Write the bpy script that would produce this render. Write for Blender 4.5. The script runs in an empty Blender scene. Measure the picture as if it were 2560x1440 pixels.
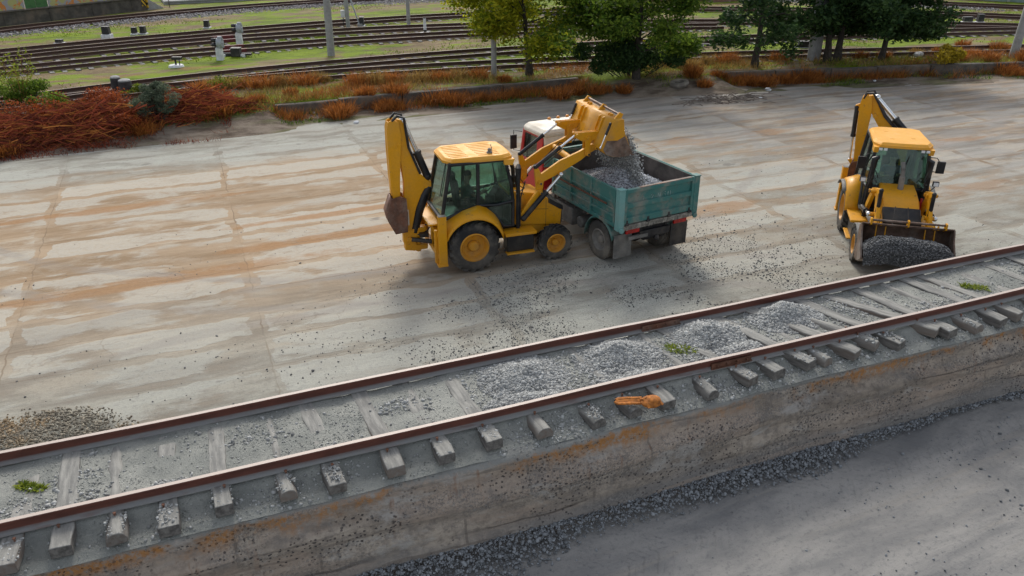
import bpy, bmesh, math, random
import numpy as np
from mathutils import Vector, Matrix
random.seed(7); rng = np.random.default_rng(11)
S = bpy.context.scene; COL = S.collection
R = math.radians

# ------------------------------------------------------------------ camera geometry
F_PX, HOR, VX, CAM_H = 2016.0, -273.0, 6890.0, 8.92      # focal length in px of a 2560 px frame
TH = math.atan((720-HOR)/F_PX); AZ = math.atan((VX-1280)/math.hypot(F_PX, 720-HOR))
fw = np.array([math.cos(AZ), math.sin(AZ), 0]); RT = np.array([math.sin(AZ), -math.cos(AZ), 0]); UP = np.array([0, 0, 1.])
FWD = fw*math.cos(TH)-UP*math.sin(TH); CUP = fw*math.sin(TH)+UP*math.cos(TH)
def at(px, py, z=0.):
    """world point on the horizontal plane z that the photograph shows at a pixel (used once, to survey the site)"""
    d = FWD*F_PX+RT*(px-1280)-CUP*(py-720); t = (z-CAM_H)/d[2]
    return Vector((d[0]*t, d[1]*t, z))

cam = bpy.data.cameras.new('camera'); cam_o = bpy.data.objects.new('camera', cam); COL.objects.link(cam_o)
cam.sensor_width = 36; cam.lens = F_PX/2560*36; cam.clip_end = 3000; cam.clip_start = .1
cam_o.matrix_world = Matrix(((RT[0], CUP[0], -FWD[0], 0), (RT[1], CUP[1], -FWD[1], 0), (RT[2], CUP[2], -FWD[2], CAM_H), (0, 0, 0, 1)))
S.camera = cam_o

# ------------------------------------------------------------------ light
SUN_AZ, SUN_EL = R(75), R(40)
W = bpy.data.worlds.new('World'); S.world = W; W.use_nodes = True
wt = W.node_tree; sk = wt.nodes.new('ShaderNodeTexSky'); sk.sky_type = 'NISHITA'; sk.sun_disc = False
sk.sun_elevation = SUN_EL; sk.sun_rotation = R(90)-SUN_AZ; sk.dust_density = 3.0; sk.air_density = 1.0; sk.altitude = 200
bg = wt.nodes['Background']; bg.inputs['Strength'].default_value = .15
hs = wt.nodes.new('ShaderNodeHueSaturation'); hs.inputs['Saturation'].default_value = .36      # hazy, milky sky
wt.links.new(sk.outputs[0], hs.inputs['Color']); wt.links.new(hs.outputs[0], bg.inputs['Color'])
sl = bpy.data.lights.new('sun', 'SUN'); sl.energy = 1.28; sl.angle = R(13); sl.color = (1, .93, .82)
so = bpy.data.objects.new('sun', sl); COL.objects.link(so)
so.rotation_euler = Vector((-math.cos(SUN_EL)*math.cos(SUN_AZ), -math.cos(SUN_EL)*math.sin(SUN_AZ), -math.sin(SUN_EL))).to_track_quat('-Z', 'Y').to_euler()
S.view_settings.view_transform = 'Standard'; S.view_settings.look = 'None'; S.view_settings.exposure = .5; S.view_settings.gamma = 1

# ------------------------------------------------------------------ materials
class NT:
    def __init__(s, name):
        s.m = bpy.data.materials.new(name); s.m.use_nodes = True; s.t = s.m.node_tree
        s.b = s.t.nodes['Principled BSDF']; s.out = s.t.nodes['Material Output']
    def n(s, typ, **kw):
        x = s.t.nodes.new('ShaderNode'+typ)
        for k, v in kw.items(): setattr(x, k, v)
        return x
    def l(s, a, b): s.t.links.new(a, b)
    def setin(s, sock, v):
        if hasattr(v, 'is_linked') or hasattr(v, 'links'): s.l(v, sock)
        else:
            if isinstance(v, (tuple, list)) and len(v) == 3 and sock.type == 'RGBA': v = (*v, 1)
            sock.default_value = v
    def pos(s, world=False):
        return s.n('NewGeometry').outputs['Position'] if world else s.n('TexCoord').outputs['Object']
    def mp(s, v, scale=(1, 1, 1), loc=(0, 0, 0), rot=(0, 0, 0)):
        m = s.n('Mapping'); s.l(v, m.inputs[0]); m.inputs['Scale'].default_value = scale; m.inputs['Location'].default_value = loc; m.inputs['Rotation'].default_value = rot
        return m.outputs[0]
    def noise(s, v, scale, detail=4, rough=.6, dist=0.):
        x = s.n('TexNoise'); s.l(v, x.inputs['Vector']); x.inputs['Scale'].default_value = scale; x.inputs['Detail'].default_value = detail; x.inputs['Roughness'].default_value = rough; x.inputs['Distortion'].default_value = dist
        return x.outputs[0]
    def vor(s, v, scale, feature='F1', out='Distance'):
        x = s.n('TexVoronoi', feature=feature); s.l(v, x.inputs['Vector']); x.inputs['Scale'].default_value = scale
        return x.outputs[out]
    def ss(s, v, a, b, lo=0., hi=1.):
        x = s.n('MapRange', interpolation_type='SMOOTHSTEP'); s.setin(x.inputs['Value'], v)
        x.inputs['From Min'].default_value = a; x.inputs['From Max'].default_value = b; x.inputs['To Min'].default_value = lo; x.inputs['To Max'].default_value = hi
        return x.outputs[0]
    def ma(s, op, a, b=0.):
        x = s.n('Math', operation=op); s.setin(x.inputs[0], a); s.setin(x.inputs[1], b); return x.outputs[0]
    def mix(s, f, a, b, mode='MIX'):
        x = s.n('Mix', data_type='RGBA', blend_type=mode); s.setin(x.inputs[0], f); s.setin(x.inputs[6], a); s.setin(x.inputs[7], b); return x.outputs[2]
    def sep(s, v):
        x = s.n('SeparateXYZ'); s.l(v, x.inputs[0]); return x.outputs
    def fin(s, col, rough=.8, bump=None, bstr=.5, bdist=.02, metal=0., spec=.5):
        s.setin(s.b.inputs['Base Color'], col); s.setin(s.b.inputs['Roughness'], rough); s.b.inputs['Metallic'].default_value = metal
        s.b.inputs['Specular IOR Level'].default_value = spec
        if bump is not None:
            b = s.n('Bump'); b.inputs['Strength'].default_value = bstr; b.inputs['Distance'].default_value = bdist
            s.l(bump, b.inputs['Height']); s.l(b.outputs[0], s.b.inputs['Normal'])
        return s.m
    def rnd(s): return s.n('NewGeometry').outputs['Random Per Island']

def paint(name, c, dirt=(.36, .29, .2), amt=.5, rough=.42, wear=None, wz=None, metal=0.):
    """enamel with dust, grime and optional worn-through patches (wz: object height under which it is worn)"""
    t = NT(name); p = t.pos()
    n1 = t.noise(p, 2.3, 6, .65); n2 = t.noise(p, 14, 5, .7)
    col = t.mix(t.ss(n2, .35, .75, 0, .35), c, tuple(v*.72 for v in c))
    d = t.ma('MULTIPLY', t.ss(n1, .42, .72), amt)
    z = t.sep(p)[2]
    d = t.ma('ADD', d, t.ma('MULTIPLY', t.ss(z, 1.1, .3), amt*.55))
    col = t.mix(t.ma('MINIMUM', d, .85), col, dirt)
    if wear:
        w = t.ss(t.noise(p, 6, 6, .75), .6, .68, 0, .85)
        col = t.mix(w, col, wear)
    return t.fin(col, t.ss(n1, .3, .8, rough-.07, rough+.3), n2, .12, .004, metal, .35)
def plain(name, c, rough=.7, var=.35, scale=6., bump=.15, metal=0., dirt=None, damt=.5):
    t = NT(name); p = t.pos(); n = t.noise(p, scale, 6, .65)
    col = t.mix(t.ss(n, .3, .75), tuple(v*(1-var) for v in c), tuple(min(1, v*(1+var*.6)) for v in c))
    if dirt: col = t.mix(t.ss(t.noise(p, scale*.35, 5, .7), .45, .7, 0, damt), col, dirt)
    return t.fin(col, rough, t.noise(p, scale*6, 4), bump, .006, metal)
def stone(name, c, var=.55, tint=None):
    t = NT(name); r = t.rnd(); p = t.pos(True)
    col = t.mix(r, tuple(v*(1-var) for v in c), tuple(v*(1+var*.75) for v in c))
    if tint: col = t.mix(t.ss(t.noise(p, .9, 3), .5, .68, 0, .7), col, tint)
    return t.fin(col, .85, t.noise(p, 60, 3), .3, .004)
def leafmat(name, c1, c2, trans=.35, clump=.5):
    t = NT(name); r = t.rnd(); p = t.pos(True)
    k = t.ma('ADD', t.ma('MULTIPLY', r, .55), t.ma('MULTIPLY', t.noise(p, clump, 3), .6))
    col = t.mix(t.ss(k, .3, .85), c1, c2)
    t.fin(col, .65, None, spec=.25)
    tr = t.n('BsdfTranslucent'); t.l(col, tr.inputs[0])
    mx = t.n('MixShader'); mx.inputs[0].default_value = trans
    t.l(t.b.outputs[0], mx.inputs[1]); t.l(tr.outputs[0], mx.inputs[2]); t.l(mx.outputs[0], t.out.inputs['Surface'])
    return t.m
def glassmat(name, tint=(.42, .56, .52), dark=0.):
    t = NT(name); tr = t.n('BsdfTransparent'); tr.inputs[0].default_value = (*tint, 1)
    gl = t.n('BsdfGlossy'); gl.inputs['Roughness'].default_value = .04; gl.inputs[0].default_value = (.8, .9, .88, 1)
    df = t.n('BsdfDiffuse'); df.inputs[0].default_value = (.3, .33, .3, 1)
    fr = t.n('Fresnel'); fr.inputs[0].default_value = 1.5
    dirtf = t.ss(t.noise(t.pos(), 3.2, 5), .35, .8, .02, .2)
    m1 = t.n('MixShader'); t.l(dirtf, m1.inputs[0]); t.l(tr.outputs[0], m1.inputs[1]); t.l(df.outputs[0], m1.inputs[2])
    m2 = t.n('MixShader'); t.l(t.ma('MULTIPLY', fr.outputs[0], .85), m2.inputs[0]); t.l(m1.outputs[0], m2.inputs[1]); t.l(gl.outputs[0], m2.inputs[2])
    t.l(m2.outputs[0], t.out.inputs['Surface']); return t.m

M = {}
M['yellow'] = paint('yellow_enamel', (.70, .318, .004), (.36, .25, .13), .2, .42, (.30, .15, .05))
M['yellow_roof'] = paint('skylit_yellow_roof_enamel', (.79, .375, .03), (.5, .36, .2), .22, .5)  # cab yellow made paler, sky reflection on the roof put into the colour
M['yellow_worn'] = paint('worn_yellow_enamel', (.62, .285, .01), (.3, .19, .11), .5, .42, (.17, .08, .04))
M['black'] = paint('black_enamel', (.012, .013, .016), (.2, .17, .13), .22, .35)
M['rubber'] = paint('tyre_rubber', (.018, .019, .021), (.2, .18, .15), .5, .75)
M['rubber_dusty'] = paint('dusty_tyre_rubber', (.04, .04, .038), (.24, .215, .18), .85, .85)
M['rim'] = paint('yellow_rim_enamel', (.66, .29, .01), (.32, .2, .09), .45, .42)
M['steel'] = plain('bare_worn_steel', (.2, .13, .095), .55, .5, 5, .2, .35, (.3, .27, .24), .8)
M['rust'] = plain('rusted_steel', (.17, .075, .045), .6, .5, 4, .2, .25, (.25, .2, .17), .6)
M['chrome'] = plain('chromed_rod', (.75, .77, .78), .18, .1, 5, .0, .9)
M['dark'] = plain('dark_greasy_metal', (.03, .03, .032), .6, .5, 5, .2, .2, (.14, .12, .1), .5)
M['grey_metal'] = plain('dusty_grey_metal', (.2, .195, .18), .75, .35, 4, .2, .1, (.3, .27, .23), .6)
M['teal'] = paint('faded_teal_paint', (.05, .18, .165), (.25, .24, .2), .95, .5, (.13, .085, .06))
M['teal_light'] = paint('pale_teal_paint', (.17, .36, .34), (.3, .29, .26), .35, .5)
M['bed_inner'] = plain('scraped_bed_steel', (.115, .1, .092), .7, .5, 2.2, .3, .1, (.21, .17, .14), .7)
M['red'] = paint('red_cab_paint', (.5, .028, .03), (.3, .2, .16), .3, .4)
M['white'] = paint('cream_roof_paint', (.72, .68, .58), (.42, .34, .24), .4, .5)
M['lampred'] = plain('red_lamp_lens', (.42, .015, .012), .25, .4, 9)
M['amber'] = plain('amber_lamp_lens', (.65, .25, .03), .25, .2, 9)
M['lens'] = plain('clear_lamp_lens', (.75, .77, .78), .1, .1, 9)
M['glass'] = glassmat('green_cab_glass', (.6, .76, .70))
M['glass_dark'] = glassmat('dusty_truck_glass', (.55, .56, .52))
M['seat'] = plain('dark_seat_fabric', (.035, .037, .04), .9)
M['skin'] = plain('skin', (.42, .24, .16), .55, .15)
M['shirt'] = plain('grey_green_shirt', (.11, .15, .14), .9, .25, 9)
M['shirt_blue'] = plain('blue_shirt', (.06, .1, .2), .9, .25, 9)
M['trousers'] = plain('dark_trousers', (.04, .042, .05), .9)
M['hair'] = plain('dark_hair', (.02, .016, .014), .8)
M['plank'] = plain('splattered_grey_sill', (.3, .28, .24), .9, .6, 9, .5)
M['chalk'] = plain('chalk_marks', (.40, .5, .47), .95, .5, 20)
M['grit'] = stone('fine_grey_grit', (.27, .28, .26), .45)
M['post_dark'] = plain('dark_tarred_post', (.045, .04, .042), .85, .5, 4, .6)
M['wood'] = None
M['orange_strap'] = plain('orange_webbing', (.44, .15, .022), .85, .5, 14, .6)
M['concrete'] = plain('weathered_pole_concrete', (.32, .325, .32), .9, .22, 3, .3)
M['concrete_dark'] = plain('dark_old_concrete', (.098, .088, .075), .95, .45, 2.2, .5, 0, (.2, .15, .11), .6)
M['whitewash'] = plain('whitewashed_concrete', (.68, .7, .72), .85, .2, 4)
M['signal_grey'] = plain('grey_signal_metal', (.35, .38, .41), .5, .25, 5)
M['bark'] = plain('dark_bark', (.05, .042, .034), .95, .5, 6, .8)
M['leaf_green'] = leafmat('green_leaves', (.045, .105, .012), (.20, .29, .035), .55)
M['leaf_dark'] = leafmat('dark_green_leaves', (.014, .042, .014), (.06, .115, .03), .38)
M['leaf_yellow'] = leafmat('yellowing_leaves', (.13, .19, .01), (.46, .44, .025), .6, .35)
M['leaf_blue'] = leafmat('blue_green_sprigs', (.06, .09, .06), (.17, .21, .135), .35)
M['leaf_lime'] = leafmat('lime_weeds', (.1, .16, .015), (.3, .34, .03), .4)
M['leaf_gold'] = leafmat('golden_leaves', (.2, .15, .01), (.5, .38, .03), .42, .6)
M['leaf_rust'] = leafmat('rusty_autumn_leaves', (.14, .028, .012), (.42, .11, .03), .4, .6)
M['dry_orange'] = leafmat('dry_orange_stems', (.17, .06, .015), (.52, .2, .045), .3, .8)
M['dry_red'] = leafmat('dry_red_stems', (.085, .018, .010), (.34, .075, .032), .25, .8)
M['dry_tan'] = leafmat('dry_tan_stems', (.2, .12, .04), (.46, .3, .09), .3, .8)
M['twig'] = plain('grey_twigs', (.17, .14, .12), .9, .4, 8)
M['stone_grey'] = stone('grey_crushed_stone', (.34, .348, .34), .45)
M['stone_bed'] = stone('pale_blue_grey_gravel', (.45, .47, .5))
M['stone_blue'] = stone('blue_grey_crushed_stone', (.2, .213, .226))
M['stone_dark'] = stone('damp_dark_stone', (.14, .143, .145), .85)
M['stone_yard'] = stone('scattered_dark_stone', (.19, .19, .182), .55)
M['stone_pale'] = stone('pale_track_ballast', (.25, .235, .235), .45)
M['stone_brown'] = stone('brown_grey_stone', (.22, .195, .15), .6, (.3, .2, .1))
M['red_dark'] = plain('dark_red_paint', (.13, .018, .02), .6, .4, 5)
M['green_paint'] = plain('green_panel_paint', (.06, .17, .05), .7, .3, 3)
M['hazard'] = None

# ------------------------------------------------------------------ mesh builder
class MB:
    def __init__(s): s.v = []; s.f = []
    def add(s, vs, fs, xf=None):
        o = len(s.v)
        s.v += [tuple(xf(v)) if xf else tuple(v) for v in vs]; s.f += [tuple(i+o for i in f) for f in fs]; return s
    def box(s, cx, cy, cz, sx, sy, sz, rot=None, xf=None):
        vs = []
        m = Matrix.Rotation(rot[1], 3, rot[0]) if rot else None
        for dx in (-.5, .5):
            for dy in (-.5, .5):
                for dz in (-.5, .5):
                    d = Vector((dx*sx, dy*sy, dz*sz)); d = m @ d if m else d
                    vs.append((cx+d[0], cy+d[1], cz+d[2]))
        return s.add(vs, [(0, 1, 3, 2), (4, 6, 7, 5), (0, 4, 5, 1), (2, 3, 7, 6), (0, 2, 6, 4), (1, 5, 7, 3)], xf)
    def prism(s, poly, y0, y1, xf=None):
        n = len(poly); vs = [(x, y0, z) for x, z in poly]+[(x, y1, z) for x, z in poly]
        return s.add(vs, [tuple(range(n)), tuple(range(2*n-1, n-1, -1))]+[(i, (i+1) % n, n+(i+1) % n, n+i) for i in range(n)], xf)
    def prismz(s, poly, z0, z1, inset=0., xf=None):
        n = len(poly); cx = sum(p[0] for p in poly)/n; cy = sum(p[1] for p in poly)/n
        def ins(p):
            d = math.hypot(p[0]-cx, p[1]-cy) or 1; k = 1-inset/d; return cx+(p[0]-cx)*k, cy+(p[1]-cy)*k
        vs = [(x, y, z0) for x, y in poly]+[(*ins(p), z1) for p in poly]
        return s.add(vs, [tuple(range(n)), tuple(range(2*n-1, n-1, -1))]+[(i, (i+1) % n, n+(i+1) % n, n+i) for i in range(n)], xf)
    def panel(s, pts, th, xf=None):
        """a flat polygon of 3-D points given thickness th along its normal"""
        P = [Vector(p) for p in pts]; nn = Vector((0, 0, 0))
        for i in range(len(P)): nn += P[i].cross(P[(i+1) % len(P)])
        nn.normalize(); n = len(P)
        vs = P+[p-nn*th for p in P]
        return s.add(vs, [tuple(range(n)), tuple(range(2*n-1, n-1, -1))]+[(i, (i+1) % n, n+(i+1) % n, n+i) for i in range(n)], xf)
    def tube(s, p0, p1, r0, r1=None, n=12, xf=None):
        return s.path([p0, p1], [r0, r0 if r1 is None else r1], n, xf)
    def path(s, pts, r, n=8, xf=None, flat=1.):
        P = [Vector(p) for p in pts]; rs = r if isinstance(r, (list, tuple)) else [r]*len(P)
        vs = []; fs = []; prev = None
        for i, p in enumerate(P):
            t = (P[min(i+1, len(P)-1)]-P[max(i-1, 0)]).normalized()
            a = prev if prev is not None else (Vector((0, 0, 1)) if abs(t.z) < .9 else Vector((1, 0, 0)))
            u = (a-t*a.dot(t)).normalized(); w = t.cross(u); prev = u
            for k in range(n):
                c = 2*math.pi*k/n; vs.append(p+u*math.cos(c)*rs[i]*flat+w*math.sin(c)*rs[i])
        for i in range(len(P)-1):
            for k in range(n):
                fs.append((i*n+k, i*n+(k+1) % n, (i+1)*n+(k+1) % n, (i+1)*n+k))
        fs += [tuple(range(n-1, -1, -1)), tuple(range((len(P)-1)*n, len(P)*n))]
        return s.add(vs, fs, xf)
    def lathe(s, prof, c, n=32, axis='y', xf=None, close=True):
        """profile of (radius, along-axis) points"""
        vs = []; fs = []; m = len(prof)
        for k in range(n):
            a = 2*math.pi*k/n; ca, sa = math.cos(a), math.sin(a)
            for r, h in prof:
                vs.append((c[0]+r*ca, c[1]+h, c[2]+r*sa) if axis == 'y' else (c[0]+r*ca, c[1]+r*sa, c[2]+h))
        for k in range(n):
            k2 = (k+1) % n
            for i in range(m if close else m-1):
                j = (i+1) % m; fs.append((k*m+i, k*m+j, k2*m+j, k2*m+i))
        return s.add(vs, fs, xf)
    def loft(s, rows, th=0., xf=None):
        m = len(rows[0]); vs = [p for r in rows for p in r]
        return s.add(vs, [(i*m+j, i*m+j+1, (i+1)*m+j+1, (i+1)*m+j) for i in range(len(rows)-1) for j in range(m-1)], xf)
    def sphere(s, c, rx, ry=None, rz=None, nu=14, nv=8, xf=None):
        ry = ry or rx; rz = rz or rx; vs = [(c[0], c[1], c[2]-rz)]; fs = []
        for i in range(1, nv):
            a = -math.pi/2+math.pi*i/nv
            for k in range(nu):
                b = 2*math.pi*k/nu; vs.append((c[0]+rx*math.cos(a)*math.cos(b), c[1]+ry*math.cos(a)*math.sin(b), c[2]+rz*math.sin(a)))
        vs.append((c[0], c[1], c[2]+rz)); t = len(vs)-1
        for k in range(nu):
            k2 = (k+1) % nu
            fs.append((0, 1+k2, 1+k)); fs.append((t, 1+(nv-2)*nu+k, 1+(nv-2)*nu+k2))
            for i in range(nv-2): fs.append((1+i*nu+k, 1+i*nu+k2, 1+(i+1)*nu+k2, 1+(i+1)*nu+k))
        return s.add(vs, fs, xf)
    def mesh(s, name, mat, ang=38):
        me = bpy.data.meshes.new(name); me.from_pydata(s.v, [], s.f)
        bm = bmesh.new(); bm.from_mesh(me); bmesh.ops.recalc_face_normals(bm, faces=bm.faces); bm.to_mesh(me); bm.free()
        me.materials.append(M[mat] if isinstance(mat, str) else mat)
        me.polygons.foreach_set('use_smooth', [True]*len(me.polygons)); me.set_sharp_from_angle(angle=R(ang)); me.update()
        return me
    def build(s, name, mat, parent=None, bevel=0., label=None, solid=0.):
        o = bpy.data.objects.new(name, s.mesh(name, mat)); COL.objects.link(o)
        if parent: o.parent = parent
        if solid:
            md = o.modifiers.new('thickness', 'SOLIDIFY'); md.thickness = solid; md.offset = 0
        if bevel:
            md = o.modifiers.new('bevel', 'BEVEL'); md.width = bevel; md.segments = 2; md.limit_method = 'ANGLE'; md.angle_limit = R(35)
        if label: o['label'] = label
        return o
def tag(o, label, cat, group=None):
    o['label'] = label; o['category'] = cat
    if group: o['group'] = group
    return o
def kind(o, k, label=None):
    o['kind'] = k
    if label: o['label'] = label
    return o
def thing(name, label, cat, loc=(0, 0, 0), rz=0., group=None):
    o = bpy.data.objects.new(name, None); COL.objects.link(o); o.empty_display_size = .3
    o.location = loc; o.rotation_euler = (0, 0, rz); return tag(o, label, cat, group)
def copy_tree(o, parent=None):
    c = o.copy(); COL.objects.link(c)
    if parent: c.parent = parent
    for ch in list(o.children): copy_tree(ch, c)
    return c
def raw(name, verts, faces, mat, smooth=False):
    """big mesh straight from arrays (quads or tris of equal size)"""
    me = bpy.data.meshes.new(name); k = faces.shape[1]
    me.vertices.add(len(verts)); me.vertices.foreach_set('co', verts.astype(np.float32).ravel())
    me.loops.add(faces.size); me.loops.foreach_set('vertex_index', faces.astype(np.int32).ravel())
    me.polygons.add(len(faces)); me.polygons.foreach_set('loop_start', np.arange(0, faces.size, k, dtype=np.int32))
    me.update(calc_edges=True); me.validate()
    me.materials.append(M[mat] if isinstance(mat, str) else mat)
    if smooth: me.polygons.foreach_set('use_smooth', [True]*len(me.polygons))
    o = bpy.data.objects.new(name, me); COL.objects.link(o); return o

# value noise for terrain
_lat = np.random.default_rng(3).random((256, 256))
def vnoise(x, y):
    xi = np.floor(x).astype(int); yi = np.floor(y).astype(int); u = x-xi; v = y-yi
    u = u*u*(3-2*u); v = v*v*(3-2*v); g = lambda a, b: _lat[a % 256, b % 256]
    return (g(xi, yi)*(1-u)+g(xi+1, yi)*u)*(1-v)+(g(xi, yi+1)*(1-u)+g(xi+1, yi+1)*u)*v
def fbm(x, y, o=4):
    s = 0; a = .5
    for i in range(o): s = s+a*vnoise(x*2**i+17*i, y*2**i+31*i); a *= .5
    return s-.47
_ico = None
def stones(name, pts, size, mat, flat=.7):
    """many separate crushed stones: 12-vertex solids, each scaled and turned its own way"""
    global _ico
    if _ico is None:
        bm = bmesh.new(); bmesh.ops.create_icosphere(bm, subdivisions=1, radius=1); bm.verts.ensure_lookup_table()
        _ico = (np.array([v.co[:] for v in bm.verts]), np.array([[v.index for v in f.verts] for f in bm.faces])); bm.free()
    bv, bf = _ico; n = len(pts); k = len(bv)
    jit = 1+rng.uniform(-.32, .32, (n, k, 1)); V = bv[None]*jit*rng.uniform(.6, 1.35, (n, 1, 3))
    V[:, :, 2] *= flat
    q = rng.normal(size=(n, 4)); q[:, 1:3] *= .45; q /= np.linalg.norm(q, axis=1, keepdims=True); w, x, y, z = q.T
    Rm = np.stack([1-2*(y*y+z*z), 2*(x*y-w*z), 2*(x*z+w*y), 2*(x*y+w*z), 1-2*(x*x+z*z), 2*(y*z-w*x), 2*(x*z-w*y), 2*(y*z+w*x), 1-2*(x*x+y*y)], 1).reshape(n, 3, 3)
    V = np.einsum('nij,nkj->nki', Rm, V)*np.asarray(size).reshape(-1, 1, 1)*.5+np.asarray(pts)[:, None, :]
    Fc = bf[None]+(np.arange(n)*k)[:, None, None]
    return raw(name, V.reshape(-1, 3), Fc.reshape(-1, 3), mat)
def grid(name, xs, ys, zf, mat, smooth=True):
    X, Y = np.meshgrid(xs, ys); Z = zf(X, Y); nx = len(xs); ny = len(ys)
    i = np.arange(nx-1)[None]+np.arange(ny-1)[:, None]*nx
    Fc = np.stack([i, i+1, i+nx+1, i+nx], -1).reshape(-1, 4)
    return raw(name, np.stack([X, Y, Z], -1).reshape(-1, 3), Fc, mat, smooth)
# ------------------------------------------------------------------ people
def skin_obj(name, nodes, edges, mat, parent, root=0, sub=2):
    """one continuous surface grown round a skeleton: nodes = (x, y, z, radius)"""
    me = bpy.data.meshes.new(name); me.from_pydata([n[:3] for n in nodes], edges, []); me.materials.append(M[mat])
    o = bpy.data.objects.new(name, me); COL.objects.link(o)
    if parent: o.parent = parent
    sm = o.modifiers.new('skin', 'SKIN'); sm.use_smooth_shade = True
    for i, n in enumerate(nodes):
        sv = me.skin_vertices[0].data[i]; r = n[3]; sv.radius = (r, r) if not isinstance(r, tuple) else r; sv.use_root = i == root
    ss = o.modifiers.new('sub', 'SUBSURF'); ss.levels = sub; ss.render_levels = sub
    return o
def operator(label, loc, rz, shirt):
    """seated driver, hands on the steering wheel; origin on the seat under the pelvis, facing +X"""
    t = thing('person', label, 'person', loc, rz)
    N = [(0, 0, .10, .135), (0, 0, .28, .135), (.02, 0, .46, .155), (.03, 0, .56, .085), (.05, 0, .64, .062), (.07, 0, .72, .088), (.08, 0, .80, .098), (.075, 0, .87, .07)]
    E_ = [(i, i+1) for i in range(7)]
    def chain(a, pts):
        p = a
        for q in pts: N.append(q); E_.append((p, len(N)-1)); p = len(N)-1
        return p
    chain(6, [(.172, 0, .785, .022)])                               # nose
    for s in (-1, 1):
        chain(6, [(.07, s*.1, .79, .018)])                          # ears
        chain(0, [(.06, s*.1, .09, .1), (.44, s*.13, .11, .075), (.5, s*.13, -.3, .052), (.62, s*.13, -.36, .04), (.7, s*.13, -.37, .034)])
        h = chain(2, [(.03, s*.2, .5, .062), (.16, s*.25, .28, .047), (.36, s*.2, .33, .036), (.42, s*.18, .36, .033), (.47, s*.17, .38, .03)])
        for k, (dy, L) in enumerate(((.03, .05), (.01, .058), (-.01, .055), (-.03, .043))):
            chain(h, [(.5, s*.17+dy, .40, .0095), (.5+L*.6, s*.17+dy, .395, .009), (.5+L*.5, s*.17+dy, .365, .0085)])
        chain(h, [(.46, s*.13, .41, .011), (.49, s*.12, .405, .009)])
    skin_obj('body', N, E_, 'skin', t)
    sh = [(0, 0, .08, .15), (0, 0, .28, .152), (.02, 0, .46, .17), (.03, 0, .555, .095), (.03, -.2, .5, .076), (.12, -.24, .34, .06), (.03, .2, .5, .076), (.12, .24, .34, .06)]
    skin_obj('shirt', sh, [(0, 1), (1, 2), (2, 3), (2, 4), (4, 5), (2, 6), (6, 7)], shirt, t)
    tr = [(0, 0, .06, .148)]; te = []
    for s in (-1, 1):
        b = len(tr); tr += [(.08, s*.1, .085, .11), (.44, s*.13, .11, .086), (.5, s*.13, -.26, .064)]; te += [(0, b), (b, b+1), (b+1, b+2)]
    skin_obj('trousers', tr, te, 'trousers', t)
    m = MB(); m.sphere((.06, 0, .845), .108, .105, .085); m.build('hair', 'hair', t)
    e = MB()
    for s in (-1, 1): e.sphere((.166, s*.036, .815), .012)
    e.build('eyes', 'black', t)
    return t

# ------------------------------------------------------------------ wheels
def wheel(kindname, par, x, y, z, Rr, w, rim_r, side, lug=True, rubber='rubber', rimmat='rim', n_lug=19):
    """side +1: dish faces +y. Part = empty-free: tyre is the part, rim and hub its sub-parts"""
    h = w/2; k = .045 if lug else .012; Rc = Rr-k
    prof = [(rim_r, -h*.8), (rim_r+.03, -h*.95), (Rc*.8+rim_r*.2, -h), (Rc-.03, -h*.93), (Rc, -h*.75), (Rc+.005, 0), (Rc, h*.75), (Rc-.03, h*.93), (Rc*.8+rim_r*.2, h), (rim_r+.03, h*.95), (rim_r, h*.8)]
    m = MB(); m.lathe(prof, (x, y, z), 48)
    if lug:
        for i in range(n_lug):
            for s in (-1, 1):
                a0 = 2*math.pi*(i+(.5 if s > 0 else 0))/n_lug; L = []
                for (r, yy, da) in ((Rc-.015, 0., 0.), (Rr, s*h*.12, .05), (Rr, s*h*.62, .26), (Rr-.012, s*h*.96, .36), (Rc-.05, s*h*1.0, .40)):
                    L.append((a0+da, r, yy))
                lw = .055
                vs = []
                for a, r, yy in L:
                    for da in (-lw, lw): vs.append((x+r*math.cos(a+da), y+yy, z+r*math.sin(a+da)))
                    for da in (-lw, lw): vs.append((x+(Rc-.06)*math.cos(a+da), y+yy*.96, z+(Rc-.06)*math.sin(a+da)))
                fs = []
                for q in range(len(L)-1):
                    b = q*4; c = b+4; fs += [(b, b+1, c+1, c), (b, c, c+2, b+2), (b+1, b+3, c+3, c+1)]
                fs += [(0, 2, 3, 1), (len(vs)-4, len(vs)-3, len(vs)-1, len(vs)-2)]
                m.add(vs, fs)
    else:
        for i in range(44):
            a = 2*math.pi*i/44
            for yy in (-.7, -.25, .25, .7):
                aa = a+(.06 if abs(yy) > .5 else 0)
                m.box(x+Rr*math.cos(aa)*.995, y+yy*h, z+Rr*math.sin(aa)*.995, .02, h*.36, Rr*.1, ((0, 1, 0), -aa))
    ty = m.build(kindname, rubber, par)
    d = side
    r = MB(); r.lathe([(rim_r+.012, -d*h*.85), (rim_r+.02, d*h*.88), (rim_r-.012, d*h*.95), (rim_r-.03, d*h*.8), (rim_r*.86, d*h*.45), (rim_r*.78, d*h*.2), (rim_r*.44, d*h*.15), (rim_r*.4, d*h*.1), (rim_r*.4, -d*h*.2), (rim_r*.8, -d*h*.6)], (x, y, z), 40)
    r.build('rim', rimmat, ty)
    hb = MB(); hb.lathe([(.0, d*h*.62), (rim_r*.3, d*h*.6), (rim_r*.36, d*h*.5), (rim_r*.4, d*h*.16), (0, d*h*.1)], (x, y, z), 28, close=False)
    for i in range(8):
        a = i*math.pi/4; hb.lathe([(0, d*h*.3), (.016, d*h*.3), (.016, d*h*.13), (0, d*h*.13)], (x+rim_r*.58*math.cos(a), y, z+rim_r*.58*math.sin(a)), 6)
    hb.build('hub', rimmat, ty)
    return ty
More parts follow.
